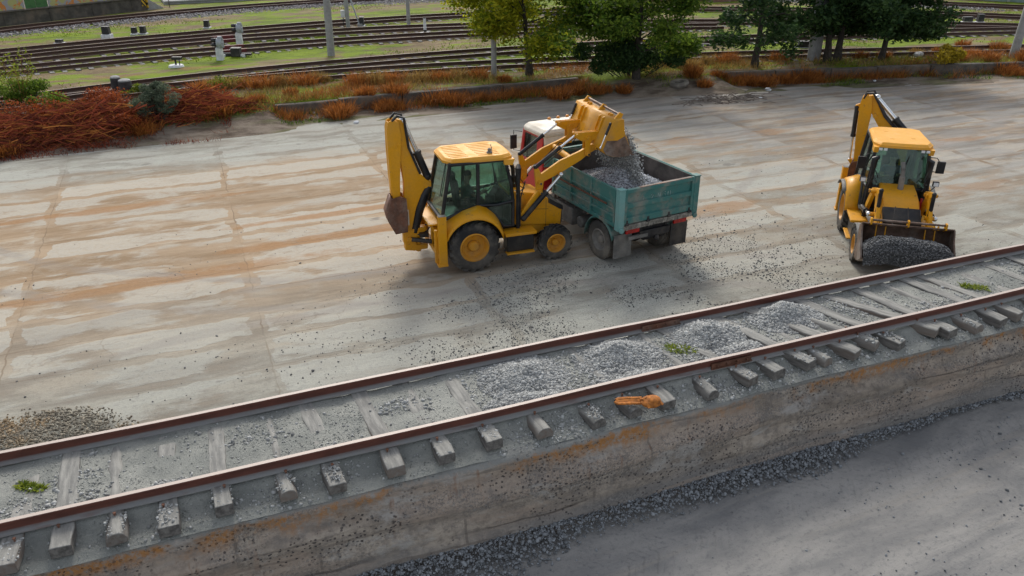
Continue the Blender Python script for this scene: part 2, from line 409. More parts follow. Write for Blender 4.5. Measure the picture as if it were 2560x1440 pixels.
def cyl(name, par, p0, p1, r, frac, mat='black', rodr=None):
    """hydraulic cylinder: barrel from p0, chromed rod to p1, eyes at both ends"""
    a = Vector(p0); b = Vector(p1); c = a.lerp(b, frac)
    m = MB(); m.tube(a, c, r); m.tube(a.lerp(c, .9), c, r*1.18); m.sphere(a, r*1.15)
    o = m.build(name, mat, par)
    q = MB(); q.tube(c, b, rodr or r*.55); q.sphere(b, r*.95); q.build('rod', 'chrome', o); return o

# ------------------------------------------------------------------ backhoe loaders
HX, HZ = 3.43, 2.93                     # bucket hinge when the arms are raised
PX, PZ = 1.90, 1.87                     # arm pivot
def rotxz(v, c, a):
    x, z = v[0]-c[0], v[2]-c[1]; return (c[0]+x*math.cos(a)-z*math.sin(a), v[1], c[1]+x*math.sin(a)+z*math.cos(a))
def backhoe(label, loc, rz, arm=0., buck=0., slew=0., by=0., lean=0., stick=0., mirrors=False, guards=False, lights=2, bucket_cyl=False, roof_ribs=True, stab_y=1.04, bw=1.2, bmat='yellow_worn'):
    t = thing('backhoe_loader', label, 'backhoe', loc, rz, 'yellow backhoe loaders')
    # running gear
    for s in (-1, 1):
        wheel('rear_wheel', t, 0, s*.88, .69, .69, .42, .375, s)
        wheel('front_wheel', t, 2.28, s*.86, .475, .485, .3, .25, s, n_lug=16)
    m = MB(); m.box(1.0, 0, .72, 3.3, .56, .42); m.box(2.28, 0, .5, .2, 1.4, .18); m.box(0, 0, .69, .34, 1.4, .32); m.box(2.5, 0, .62, .4, .5, .34)
    m.build('chassis', 'dark', t, .02)
    # bonnet
    m = MB(); m.prism([(1.12, .95), (2.62, .75), (2.65, 1.30), (2.25, 1.55), (2.04, 1.70), (1.6, 1.80), (1.12, 1.86)], -.44, .44)
    hood = m.build('engine_hood', 'yellow', t, .03)
    for s in (-1, 1): m = MB(); m.box(2.18, s*.442, 1.12, .008, .008, .78); m.box(1.9, s*.442, 1.3, .7, .008, .008, ((0, 1, 0), .1)); m.build('hood_seam', 'dark', hood)
    m = MB(); m.prism([(1.40, .94), (2.66, .76), (2.5, .64), (2.05, .58), (1.42, .62)], -.40, .40); m.build('frame_skirt', 'yellow', t, .02)
    m = MB(); m.prism([(2.24, 1.575), (2.67, 1.31), (2.675, 1.19), (2.56, 1.235), (2.24, 1.44)], -.455, .455); m.build('nose_panel', 'black', t, .015)
    g = MB(); g.box(2.655, 0, 1.0, .03, .74, .36)
    for k in range(9): g.box(2.672, 0, .85+k*.037, .02, .7, .012)
    g.build('grille', 'dark', t)
    m = MB(); m.tube((1.44, .05, 1.7), (1.40, .03, 2.35), .055); m.tube((1.40, .03, 2.35), (1.33, .0, 2.52), .055); m.tube((1.44, .05, 1.78), (1.425, .04, 2.15), .075); m.build('exhaust_pipe', 'grey_metal' if mirrors else 'black', t)
    # cab
    yo = lambda z: .77-(z-1.1)*.065
    c = MB(); r = .045
    for s in (-1, 1):
        P = lambda x, z: (x, s*yo(z), z)
        c.path([P(-.76, 1.42), P(-.7, 1.75), P(-.48, 2.84)], .05, 8); c.path([P(.2, 1.66), P(.24, 2.84)], .05, 8)
        c.path([P(.86, 1.08), P(1.13, 1.06), P(1.15, 1.72), P(1.1, 2.2), P(.95, 2.84)], .045, 8)
        c.path([P(.21, 1.70), P(.7, 1.66), P(1.15, 1.72)], .04, 8); c.path([P(-.48, 2.82), P(.95, 2.82)], .05, 8)
        c.path([P(-.76, 1.42), P(-.3, 1.58), P(.2, 1.70), P(.45, 1.58), P(.68, 1.36), P(.86, 1.08)], .045, 8)
    for x, z in ((-.48, 2.82), (.95, 2.82), (-.76, 1.42), (1.14, 1.08), (1.15, 1.74)):
        c.tube((x, -yo(z), z), (x, yo(z), z), .05, n=8)
    c.box(.2, 0, 1.02, 1.84, 1.36, .08); c.box(-.72, 0, 1.26, .06, 1.4, .36); c.box(1.12, 0, 1.4, .05, 1.3, .66)
    c.box(-.35, 0, 1.2, .7, 1.3, .32)
    cab = c.build('cab', 'black', t)
    def pane(pts, lab=None): return MB().panel(pts, .008).build('window', 'glass', cab, label=lab)
    for s in (-1, 1):
        P = lambda x, z: (x, s*(yo(z)-.005), z)
        pane([P(-.7, 1.5), P(-.28, 1.62), P(.19, 1.73), P(.23, 2.8), P(-.47, 2.8)], 'fixed rear side window')
        pane([P(.26, 1.73), P(1.12, 1.74), P(1.08, 2.2), P(.93, 2.8), P(.28, 2.8)], 'upper door window')
        pane([P(.45, 1.62), P(.70, 1.63), P(1.1, 1.66), P(1.1, 1.1), P(.87, 1.1), P(.7, 1.38)], 'lower door window')
    pane([(-.74, -.7, 1.46), (-.74, .7, 1.46), (-.47, .62, 2.8), (-.47, -.62, 2.8)], 'rear window')
    pane([(1.14, .66, 1.78), (1.14, -.66, 1.78), (1.08, -.66, 2.2), (.94, -.6, 2.8), (.94, .6, 2.8), (1.08, .66, 2.2)], 'windscreen')
    # roof
    out = [(-.62, -.44), (-.46, -.67), (.9, -.74), (1.16, -.6), (1.2, -.3), (1.2, .3), (1.16, .6), (.9, .74), (-.46, .67), (-.62, .44)]
    f = MB(); f.prismz(out, 2.83, 2.90); f.prismz([(x*.985+.004, y*.98) for x, y in out], 2.9, 2.955, .07)
    f.prism([(.92, 2.70), (1.14, 2.68), (1.2, 2.84), (.9, 2.84)], -.74, -.62); f.prism([(.92, 2.70), (1.14, 2.68), (1.2, 2.84), (.9, 2.84)], .62, .74)
    if roof_ribs:
        for k in range(8):
            y = -.49+k*.14
            for x0, x1 in ((-.46+.03*abs(k-3.5)/3.5, .04-.008*k), (.3-.012*k, .86)): f.box((x0+x1)/2, y, 2.954, x1-x0, .06, .02)
    else:
        for x, y in ((-.1, -.3), (.5, .3), (.65, -.25)): f.box(x, y, 2.957, .14, .1, .008)
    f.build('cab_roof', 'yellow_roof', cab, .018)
    for y in (-.58, -.46, .46, .58): l = MB(); l.box(1.19, y, 2.79, .03, .085, .06); l.build('work_light', 'lens', cab)
    if roof_ribs:
        b = MB(); b.lathe([(0, 0), (.075, 0), (.07, .04), (.03, .05), (0, .05)], (.62, -.42, 2.955), 16, 'z', close=False); b.path([(.66, -.5, 2.95), (.66, -.5, 3.06), (.64, -.46, 3.2)], .009, 6); b.sphere((.62, -.42, 3.04), .05)
        b.build('beacon', 'grey_metal', cab)
    # inside the cab
    q = MB(); q.box(.03, 0, 1.5, .46, .46, .14); q.box(-.2, 0, 1.88, .13, .44, .72, ((0, 1, 0), -.12)); q.box(-.26, 0, 2.32, .1, .26, .2); q.box(.03, 0, 1.32, .3, .3, .25)
    q.box(0, -.27, 1.72, .3, .06, .05); q.box(0, .27, 1.72, .3, .06, .05)
    q.build('seat', 'seat', t, .03)
    q = MB(); q.prism([(.62, 1.05), (1.05, 1.05), (1.05, 1.85), (.92, 1.9), (.72, 1.6)], -.2, .2); q.box(.2, -.5, 1.3, 1.1, .16, .5); q.box(.6, -.48, 1.7, .25, .12, .35)
    q.build('dashboard', 'seat', t, .03)
    q = MB()
    wc = Vector((.6, 0, 1.86)); ax = Vector((-.45, 0, .9)).normalized(); u = Vector((0, 1, 0)); v = ax.cross(u)
    q.path([wc+u*.19*math.cos(a)+v*.19*math.sin(a) for a in np.linspace(0, 2*math.pi, 25)], .016, 6); q.tube(wc, (.74, 0, 1.55), .03); q.tube(wc+u*.18, wc-u*.18, .014); q.tube(wc, wc+v*.18, .014)
    q.build('steering_wheel', 'black', t)
    # rear wheel arches
    for s in (-1, 1):
        outp = [(.78*math.cos(a), s*1.12, .69+.78*math.sin(a)) for a in np.linspace(R(158), R(12), 15)]
        mid = [(.80*math.cos(a), s*1.07, .715+.82*math.sin(a)) for a in np.linspace(R(158), R(12), 15)]
        inn_k = [(-.76, 1.0), (-.74, 1.35), (-.3, 1.6), (.2, 1.72), (.46, 1.6), (.70, 1.36), (.9, .86)]
        inn = []
        for i in range(15):
            a = i/14*(len(inn_k)-1); j = min(int(a), len(inn_k)-2); w = a-j
            x = inn_k[j][0]*(1-w)+inn_k[j+1][0]*w; z = inn_k[j][1]*(1-w)+inn_k[j+1][1]*w; inn.append((x, s*.76, z))
        f = MB(); f.loft([outp, mid, inn]); f.build('rear_fender', 'yellow', t, solid=.025)
        if guards:
            f = MB(); f.loft([[(x, s*1.22, z+.005) for x, _, z in outp[2:11]], [(x*1.01, s*1.08, z*1.01+.01) for x, _, z in outp[2:11]]]); f.build('fender_flap', 'grey_metal', t, solid=.02)
            f = MB(); ar = np.linspace(R(150), R(25), 10)
            f.loft([[(2.28+.56*math.cos(a), s*1.02, .475+.56*math.sin(a)) for a in ar], [(2.28+.57*math.cos(a), s*.66, .475+.57*math.sin(a)) for a in ar]]); f.tube((2.28, s*.6, .55), (2.28, s*.7, 1.03), .025)
            f.build('front_fender', 'grey_metal', t, solid=.02)
    # steps
    for s in (-1, 1):
        f = MB(); f.prismz([(.84, s*.62), (1.7, s*.62), (1.7, s*1.06), (.84, s*1.06)], .86, .93); f.build('step', 'yellow', t, .01); f = MB(); f.box(1.26, s*.98, .37, .76, .2, .04); f.build('step', 'yellow', t, .01)
        f = MB(); f.box(1.28, s*.8, .62, .74, .36, .46); f.build('side_tank', 'black', t, .03)
        f = MB(); f.path([(1.3, s*.69, .92), (1.3, s*.69, 2.3)], .055, 10); f.path([(1.3, s*.69, 2.3), (1.3, s*.69, 2.56), (1.34, s*.6, 2.62)], [.07, .085, .05], 10)
        for k in range(3): f.path([(1.12, s*(.68-.04*k), 2.35-.2*k), (1.2, s*.75, 2.4-.2*k), (1.34, s*.66, 2.3-.2*k), (1.5, s*.56, 2.1-.15*k)], .012, 5)
        f.path([(1.34, s*.74, 1.0), (1.35, s*.75, 1.8), (1.5, s*.68, 2.2)], .018, 6); f.path([(1.25, s*.74, 1.0), (1.24, s*.75, 1.9), (1.5, s*.62, 2.0)], .018, 6)
        f.build('hose_post', 'black', t)
        f = MB(); f.prism([(1.26, 1.2), (1.5, 1.14), (1.99, 1.80), (1.96, 1.94), (1.84, 1.93)], s*.68-.045, s*.68+.045); f.build('loader_tower', 'yellow', t, .012)
    # loader: built raised, then turned about the arm pivot
    A = arm; X = lambda v: rotxz(v, (PX, PZ), A)
    poly = [(1.76, 2.49), (1.87, 2.49), (1.95, 2.33), (2.45, 2.63), (3.0, 2.83), (3.36, 3.0), (3.52, 2.98), (3.50, 2.86), (3.25, 2.74), (3.06, 2.60), (2.45, 2.29), (2.02, 2.12), (1.99, 1.82), (1.91, 1.76), (1.83, 1.80)]
    h1 = X((HX, 0, HZ)); dh = (h1[0]-HX, h1[2]-HZ)
    XB = lambda v: rotxz((v[0]+dh[0], v[1], v[2]+dh[1]), (h1[0], h1[2]), buck)
    _e = XB((3.57, 0, 3.27)); XL = lambda v: rotxz((v[0]-3.57+_e[0], v[1], v[2]-3.27+_e[2]), (_e[0], _e[2]), R(-20) if arm else 0.)
    for s in (-1, 1):
        f = MB(); f.prism(poly, s*.62-.045, s*.62+.045, X)
        for x, z in ((1.91, 1.86), (1.89, 2.12), (3.21, 2.77), (3.44, 2.92), (2.45, 2.31)): f.tube((x, s*.54, z), (x, s*.80, z), .05, n=12, xf=X)
        am = f.build('loader_arm', 'yellow', t, .01)
        f = MB()
        for x, z in ((1.91, 1.86), (1.89, 2.12), (3.21, 2.77), (3.44, 2.92)): f.tube((x, s*.805, z), (x, s*.815, z), .03, n=10, xf=X)
        f.build('pivot_pin', 'dark', am)
        cyl('lift_cylinder', t, (1.42, s*.79, 1.22), X((2.45, s*.79, 2.31)), .07, min(.62, .98*1.0/ (Vector(X((2.45, s*.79, 2.31)))-Vector((1.42, s*.79, 1.22))).length))
        cyl('tilt_cylinder', t, X((1.80, s*.62, 2.52)), XL((2.90, s*.62, 3.28)), .05, .62)
        f = MB()
        for d in (-.05, .05):
            f.prism([(2.84, 3.34), (2.84, 3.22), (3.06, 3.10), (3.3, 3.08), (3.62, 3.21), (3.62, 3.33), (3.25, 3.34)], s*.62+d-.015, s*.62+d+.015, XL)
            f.prism([(3.14, 2.72), (3.28, 2.72), (3.29, 3.22), (3.13, 3.22)], s*.62+d*1.6-.015, s*.62+d*1.6+.015, XL)
        for x, z in ((2.9, 3.28), (3.21, 3.19), (3.57, 3.27)): f.tube((x, s*.5, z), (x, s*.74, z), .045, n=10, xf=XL)
        f.build('bellcrank', 'yellow', t, .006)
    f = MB(); f.tube((2.78, -.6, 2.64), (2.78, .6, 2.64), .085, n=16, xf=X); f.build('torque_tube', 'yellow', t)
    f = MB(); f.path([(2.2, -.2, 2.4), (2.7, -.3, 2.85), (3.1, -.35, 2.8), (3.4, -.3, 3.05)], .014, 6, X); f.path([(2.2, .1, 2.4), (2.75, .1, 2.9), (3.1, .2, 2.75), (3.5, .25, 3.2)], .014, 6, X); f.build('hydraulic_hose', 'black', t)
    shell = [(4.24, 2.79), (3.9, 2.765), (3.7, 2.79), (3.5, 2.87), (3.40, 2.98), (3.44, 3.12), (3.6, 3.46), (3.68, 3.70), (3.96, 3.71)]
    f = MB(); f.loft([[(x, y, z) for x, z in shell] for y in (-bw, bw)], xf=XB)
    b = f.build('loader_bucket', bmat, t, solid=.03)
    f = MB()
    side = [(4.24, 2.8), (3.9, 2.775), (3.7, 2.8), (3.5, 2.88), (3.41, 2.99), (3.45, 3.12), (3.6, 3.46), (3.68, 3.70), (3.95, 3.70), (3.99, 3.40)]
    for s in (-1, 1): f = MB(); f.prism(side, s*bw-.018, s*bw+.018, XB); f.build('bucket_side', 'yellow_worn' if bmat != 'steel' else 'steel', b)
    low = [(4.26, 2.79), (3.9, 2.762), (3.7, 2.785), (3.49, 2.87), (3.41, 3.0), (3.5, 3.22), (3.8, 3.2), (4.0, 3.3), (4.1, 3.1)]
    for s in (-1, 1): f = MB(); f.prism(low, s*(bw+.023)-.006, s*(bw+.023)+.006, XB); f.build('wear_plate', 'steel', b)
    f = MB(); f.prism([(4.08, 2.765), (4.30, 2.785), (4.30, 2.80), (4.08, 2.80)], -bw-.03, bw+.03, XB); f.build('cutting_edge', 'steel', b)
    f = MB()
    for y in (-.68, -.46, .46, .68):
        f = MB(); f.prism([(3.38, 2.86), (3.46, 2.84), (3.52, 3.1), (3.66, 3.44), (3.7, 3.71), (3.6, 3.69), (3.5, 3.4), (3.5, 3.24), (3.4, 3.12)], y-.012, y+.012, XB); f.build('bucket_bracket', 'yellow', b)
    f = MB(); f.tube((3.94, -bw+.2, 3.80), (3.94, bw-.2, 3.80), .028, n=10, xf=XB)
    f.build('carry_bar', 'steel', b)
    f = MB()
    for y in (-bw+.2, 0, bw-.2): f = MB(); f.prism([(3.74, 3.68), (3.96, 3.68), (4.02, 3.82), (3.92, 3.87)], y-.02, y+.02, XB); f.build('bar_bracket', 'yellow', b)
    for y in (-.71, -.61, .61, .71): f = MB(); f.prism([(3.76, 3.68), (3.9, 3.68), (3.88, 3.78), (3.8, 3.78)], y-.012, y+.012, XB); f.build('hook_lug', 'yellow', b)
    for s in (-1, 1):
        cyl('clam_cylinder', b, XB((3.62, s*(bw-.08), 3.62)), XB((3.38, s*(bw-.08), 3.02)), .035, .45)
    # rear frame and stabilisers
    f = MB(); f.box(-.9, 0, .55, .12, 2.0, .14); f.box(-.9, 0, 1.12, .12, 2.0, .14); f.box(-.8, 0, .85, .1, .5, .6); f.box(-.86, 0, 1.3, .5, 1.4, .05)
    f.box(-.93, by-.3, .84, .06, .05, .72); f.box(-.93, by+.3, .84, .06, .05, .72); f.build('rear_frame', 'yellow', t, .012)
    for s in (-1, 1):
        f = MB(); f.box(-.84, s*stab_y, 1.0, .21, .15, 1.3); f.box(-.86, s*stab_y, .33, .26, .2, .06); f.box(-.98, s*(stab_y-.12), .8, .08, .1, .9)
        g = f.build('stabilizer', 'yellow', t, .012)
        f = MB(); f.prismz([(-.94, s*stab_y-.07), (-.74, s*stab_y-.07), (-.74, s*stab_y+.07), (-.94, s*stab_y+.07)], 1.653, 1.658); f.build('cap_plate', 'grey_metal', g)
    # boom: drawn in its own plane (x outward is -x), slewed about the kingpost
    Lz = .75
    def XK(v):
        r_ = -(v[0]+1.5); c_, s_ = math.cos(slew), math.sin(slew)
        return (-1.5-r_*c_-v[1]*s_, by-r_*s_+v[1]*c_, v[2])
    def XM(v):
        x, z = v[0]+1.5, v[2]-Lz; c_, s_ = math.cos(lean), math.sin(lean)
        return XK((-1.5+x*c_-z*s_, v[1], Lz+x*s_+z*c_))
    def XS(v):                                          # the stick turns about its pin at the boom's end
        x, z = v[0]+1.64, v[2]-3.72; c_, s_ = math.cos(-stick), math.sin(-stick); return XM((-1.64+x*c_-z*s_, v[1], 3.72+x*s_+z*c_))
    f = MB(); f.prism([(-1.62, .45), (-1.38, .40), (-1.02, .42), (-1.0, .55), (-1.3, .56), (-1.36, .72), (-1.02, .95), (-1.04, 1.05), (-1.35, 1.02), (-1.6, .95)], -.1+by, .1+by)
    f.tube((-1.25, by, .35), (-1.25, by, 1.1), .07); f.build('kingpost', 'yellow', t, .012)
    f = MB()
    for s in (-1, 1): f.path([(-.95, by+s*.32, .7), (-1.2, by+s*.2, .72), (-1.45, by+s*.1, .74)], .06, 10); f.path([(-.95, by+s*.1, 1.02), (-1.1, by+s*.22, .92+s*.05), (-1.3, by+s*.06, .85), (-1.42, by, .98)], .02, 6)
    f.box(-1.12, by, .86, .22, .5, .1); f.build('swing_cylinder', 'dark', t)
    bp = [(-1.65, .66), (-1.64, 1.2), (-1.57, 1.8), (-1.55, 2.3), (-1.60, 2.8), (-1.68, 3.3), (-1.72, 3.75), (-1.62, 3.92), (-1.46, 3.88), (-1.43, 3.6), (-1.39, 3.25), (-1.27, 2.85), (-1.12, 2.5), (-.95, 2.30), (-.84, 2.26), (-.84, 2.12), (-1.02, 2.08), (-1.12, 1.92), (-1.26, 1.6), (-1.34, 1.3), (-1.41, 1.0), (-1.45, .6), (-1.56, .48)]
    f = MB(); f.prism(bp, -.085, .085, XM); f.tube((-1.5, -.16, .75), (-1.5, .16, .75), .07, xf=XM); f.tube((-1.62, -.17, 3.3), (-1.62, .17, 3.3), .06, xf=XM)
    bo = f.build('boom', 'yellow', t, .014)
    f = MB(); f.box(-1.52, -.0875, 1.35, .1, .004, .42, xf=XM); f.build('warning_label', 'white', bo)
    f = MB(); f.path([(-1.33, 0, .9), (-1.2, 0, 1.45), (-1.02, 0, 1.9), (-.9, 0, 2.12)], [.11, .135, .125, .09], 10, XM); f.build('boom_cylinder', 'black', t)
    cyl('stick_cylinder', t, XM((-.92, 0, 2.38)), XS((-1.47, 0, 3.86)), .098, .46, rodr=.062)
    f = MB()
    for d in (-.1, .1): f.path([(-1.12, d, 2.5), (-1.38, d*1.1, 3.2), (-1.43, d*1.1, 3.66), (-1.47, d*1.7, 3.97), (-1.63, d*1.6, 4.02), (-1.76, d*1.3, 3.9)], .034, 7, XM)
    f.build('boom_hose', 'black', t)
    sp = [(-1.90, 3.72), (-1.86, 3.88), (-1.74, 3.94), (-1.60, 3.86), (-1.56, 3.5), (-1.60, 3.0), (-1.66, 2.3), (-1.68, 1.92), (-1.86, 1.90), (-1.90, 2.5), (-1.91, 3.2)]
    f = MB()
    for s in (-1, 1): f.prism(sp, s*.13-.025, s*.13+.025, XS)
    f.prism([(-1.90, 3.7), (-1.86, 3.88), (-1.83, 3.86), (-1.86, 3.2), (-1.85, 2.0), (-1.89, 2.0)], -.11, .11, XS); f.prism([(-1.64, 2.7), (-1.66, 1.95), (-1.7, 1.95), (-1.7, 2.7)], -.11, .11, XS)
    f.build('stick', 'yellow', t, .01)
    if bucket_cyl:
        cyl('bucket_cylinder', t, XS((-1.98, 0, 3.55)), XS((-2.0, 0, 1.95)), .065, .55, 'black'); f = MB()
        f.prism([(-1.9, 3.45), (-2.02, 3.48), (-2.03, 3.62), (-1.88, 3.68)], -.05, .05, XS); f.prism([(-2.05, 1.98), (-1.95, 2.0), (-1.74, 1.72), (-1.82, 1.62)], -.09, .09, XS); f.build('bucket_link', 'yellow', t, .01)
    gp = [(-1.90, 1.95), (-1.70, 2.0), (-1.54, 1.92), (-1.53, 1.55), (-1.56, 1.02), (-1.86, 1.0), (-2.0, 1.3), (-2.05, 1.55), (-1.97, 1.75)]
    f = MB(); f.loft([[(x, y, z) for x, z in gp[3:]+gp[:1]] for y in (-.24, .24)], xf=XS); db = f.build('digging_bucket', 'rust', t, solid=.03)
    f = MB()
    for s in (-1, 1): f.prism(gp, s*.24-.015, s*.24+.015, XS)
    f.build('bucket_cheek', 'rust', db)
    f = MB()
    for k in range(4): f.prism([(-1.62, 1.03), (-1.55, 1.03), (-1.52, 1.58), (-1.54, 1.6), (-1.57, 1.5)], -.22+k*.135, -.17+k*.135, XS)
    f.build('bucket_teeth', 'steel', db)
    # lamps and mirrors
    for s in ((-1, 1) if lights == 2 else (1,)):
        f = MB(); f.path([(1.16, s*.66, 1.75), (1.3, s*.82, 1.78), (1.34, s*.9, 1.92)], .016, 6); f.box(1.34, s*.9, 1.99, .09, .15, .13); hl = f.build('headlight', 'dark', t, .01)
        f = MB(); f.box(1.388, s*.9, 1.99, .012, .12, .1); f.build('lens', 'lens', hl)
    if mirrors:
        for s in (-1, 1):
            f = MB(); f.path([(1.0, s*.66, 2.6), (1.1, s*.85, 2.62), (1.12, s*.95, 2.5)], .014, 6); f.path([(1.1, s*.7, 2.25), (1.12, s*.9, 2.25)], .012, 6); f.box(1.12, s*.98, 2.38, .06, .2, .32); f.build('mirror', 'black', t, .03)
        f = MB()
        for s in (-1, 1): f.path([(1.02, s*.7, 2.6), (1.0, s*.82, 2.3), (1.06, s*.82, 1.4), (1.12, s*.74, 1.1)], .016, 6)
        f.build('grab_rail', 'black', t)
        f = MB(); f.tube((1.45, .62, 1.1), (1.45, .62, 1.5), .07); f.tube((1.45, .62, 1.5), (1.45, .62, 1.6), .03); f.build('fire_extinguisher', 'red', t)
        f = MB()
        f.path([(1.1, -.1, 1.8), (1.13, .1, 2.2), (1.0, .2, 2.6)], .012, 5); f.build('wiper', 'black', t)
    if not mirrors:
        f = MB(); f.path([(-.49, -.25, 2.75), (-.58, -.3, 2.4), (-.68, -.28, 1.9)], .012, 5); f.build('wiper', 'black', t)
    return t, X, XB

a = R(-3); o1 = Vector((6.253, 19.094, 0))
bh1, X1, XB1 = backhoe('yellow backhoe seen side-on tipping its front bucket into the teal truck', o1, a, lights=1)
def loc1(v): return o1+Matrix.Rotation(a, 3, 'Z') @ Vector(v)
operator('driver in grey-green shirt inside the cab of the backhoe loading the truck', loc1((.08, 0, 1.5)), a, 'shirt')
a2 = R(-126); fwp = at(2070+212/3.1306, 220+1335/3.1306)
Xd = Vector((math.cos(a2), math.sin(a2), 0)); Yd = Vector((-math.sin(a2), math.cos(a2), 0)); o2 = fwp-Xd*2.14+Yd*.84
bh2, X2, XB2 = backhoe('yellow backhoe facing the camera, front bucket low and heaped with dark gravel', o2, a2, arm=R(-80), buck=R(27), slew=R(78), by=.85, lean=R(26), stick=R(23), mirrors=True, guards=True, lights=2, bucket_cyl=True, roof_ribs=False, bw=1.06, bmat='steel')
def loc2(v): return o2+Matrix.Rotation(a2, 3, 'Z') @ Vector(v)
operator('driver in blue shirt behind the windscreen of the backhoe facing the camera', loc2((.08, 0, 1.5)), a2, 'shirt_blue')

# ------------------------------------------------------------------ dump truck
a3 = R(97); o3 = Vector((10.77, 17.84, 0))
def loc3(v): return o3+Matrix.Rotation(a3, 3, 'Z') @ Vector(v)
def truck():
    t = thing('dump_truck', 'teal tipper truck with red cab being filled with gravel', 'truck', o3, a3)
    for s in (-1, 1):
        for y, n in ((1.06, 1), (.76, 0)): wheel('rear_wheel', t, 0, s*y, .52, .525, .28, .29, s, False, 'rubber_dusty', 'grey_metal')
        wheel('front_wheel', t, 3.55, s*1.0, .52, .525, .28, .29, s, False, 'rubber_dusty', 'grey_metal')
    m = MB(); m.box(1.7, .42, .88, 5.0, .09, .26); m.box(1.7, -.42, .88, 5.0, .09, .26); m.box(0, 0, .52, .22, 2.0, .2); m.sphere((0, 0, .52), .24, .26, .26); m.box(3.55, 0, .5, .14, 1.9, .14)
    for x in (-.72, .6, 1.6, 2.6): m.box(x, 0, .88, .1, .8, .2)
    m.tube((1.4, 0, .8), (0, 0, .55), .06); m.box(-.82, 0, .82, .1, 1.0, .2); m.sphere((-.88, -.05, .66), .08); m.tube((-.6, .2, .62), (-.6, -.5, .62), .09)
    m.build('chassis', 'dark', t, .01)
    m = MB(); m.box(1.9, .86, .66, .95, .5, .5); m.box(2.55, .9, .7, .2, .4, .6); m.tube((1.15, .62, .6), (1.15, 1.05, .6), .17); m.build('fuel_tank', 'grey_metal', t, .03)
    m = MB(); m.box(1.7, -.86, .66, 1.0, .46, .46); m.build('tool_box', 'grey_metal', t, .03)
    for s in (-1, 1):
        ar = np.linspace(R(160), R(-2), 13)
        f = MB(); rows = [[(.66*math.cos(b)-.04, s*y, .54+.66*math.sin(b)) for b in ar] for y in (1.24, 1.2, .6)]; rows[0] = [(x, y, z-.05) for x, y, z in rows[0]]
        f.loft(rows); f.build('rear_fender', 'teal', t, solid=.02)
        f = MB(); f.box(-.72, s*.93, .56, .025, .56, .66); f.build('mudflap', 'grey_metal' if s > 0 else 'dark', t)
        f = MB(); f.box(-.9, s*.78, 1.03, .07, .42, .14); f.build('tail_light', 'lampred', t, .01)
    f = MB(); f.box(-.86, .55, .80, .06, .6, .09); f.build('rear_bumper', 'grey_metal', t)
    # tipping body
    f = MB(); f.box(.8, 0, 1.14, 3.3, 2.4, .07)
    for x in np.linspace(-.6, 2.2, 7): f.box(x, 0, 1.06, .08, 2.3, .1)
    f.box(.8, .5, 1.02, 3.1, .1, .16); f.box(.8, -.5, 1.02, 3.1, .1, .16)
    bed = f.build('truck_bed', 'bed_inner', t)
    for s in (-1, 1):
        f = MB(); y0 = s*1.22
        f.box(.75, s*1.2, 1.67, 3.16, .03, 1.0)
        for z, d, h in ((2.15, .05, .07), (1.80, .06, .05), (1.62, .05, .04), (1.44, .06, .06), (1.2, .05, .09)): f.box(.75, s*1.235, z, 3.16, d, h)
        f.prism([(-.8, 1.8), (2.33, 1.8), (2.33, 2.12), (2.2, 2.17), (-.8, 2.17)], s*1.225-.02, s*1.225+.02)
        for x in (-.72, .35, 1.35, 2.25): f.box(x, s*1.245, 1.66, .07, .06, 1.0)
        sw = f.build('side_wall', 'teal', bed, .008)
        f = MB(); f.box(.75, s*1.178, 1.67, 3.1, .012, .98); f.build('inner_lining', 'bed_inner', bed)
        f = MB(); f.box(.9, s*1.285, 1.70, 2.6, .035, .04); f.build('rope_rail', 'rust', bed)
        f = MB(); f.prismz([(-.98, s*1.12), (-.8, s*1.12), (-.8, s*1.29), (-.98, s*1.29)], 1.1, 2.2); f.box(-.9, s*1.205, 2.21, .2, .19, .03); f.tube((-.98, s*1.2, 1.12), (-1.03, s*1.2, 1.12), .07)
        f.build('corner_post', 'teal_light' if s > 0 else 'teal', bed, .01)
    f = MB(); f.box(2.36, 0, 1.75, .05, 2.44, 1.2); f.box(2.4, 0, 2.36, .1, 2.5, .06)
    for y in (-1.0, -.35, .35, 1.0): f.box(2.41, y, 1.75, .06, .08, 1.2)
    f.build('front_wall', 'teal', bed, .008)
    f = MB(); f.box(2.325, 0, 1.72, .012, 2.36, 1.1); f.build('front_lining', 'bed_inner', bed)
    f = MB(); f.box(-.88, 0, 1.70, .03, 2.24, .94)
    for z, h, d in ((2.13, .09, .08), (1.74, .12, .075), (1.34, .16, .08)): f.prism([(-.88, z-h/2-.03), (-.88-d, z-h/2), (-.88-d, z+h/2), (-.88, z+h/2+.02)], -1.12, 1.12)
    for y in (-1.08, 1.08): f.box(-.93, y, 1.72, .08, .08, .96)
    f.build('tailgate', 'teal', bed, .006)
    for y in (-1.02, -.34, .34, 1.02): f = MB(); f.tube((-.97, y-.05, 1.25), (-.97, y+.05, 1.25), .035, n=10); f.box(-.95, y, 1.3, .03, .07, .12); f.build('hinge', 'dark', bed)
    f = MB(); f.box(-.85, 0, 1.70, .012, 2.2, .92); f.build('tailgate_lining', 'bed_inner', bed)
    f = MB(); f.box(-.9, -.2, 2.185, .09, 1.7, .012); f.build('top_rail', 'rust', bed)
    f = MB(); f.box(-.92, 0, 1.16, .1, 2.3, .13)
    for k in range(26): f.box(-.975, -1.1+k*.088, 1.16-.02*random.random(), .02, .05*random.uniform(.5, 1), .1*random.uniform(.5, 1.2))
    f.build('rear_sill', 'plank', bed)
    # faded hand-painted number on the tailgate: 1 2 11 5 11
    f = MB(); x0 = -.9005
    def stroke(pts): 
        f.path([(x0, .52-u, 1.80+v) for u, v in pts], .011, 5, flat=.4)
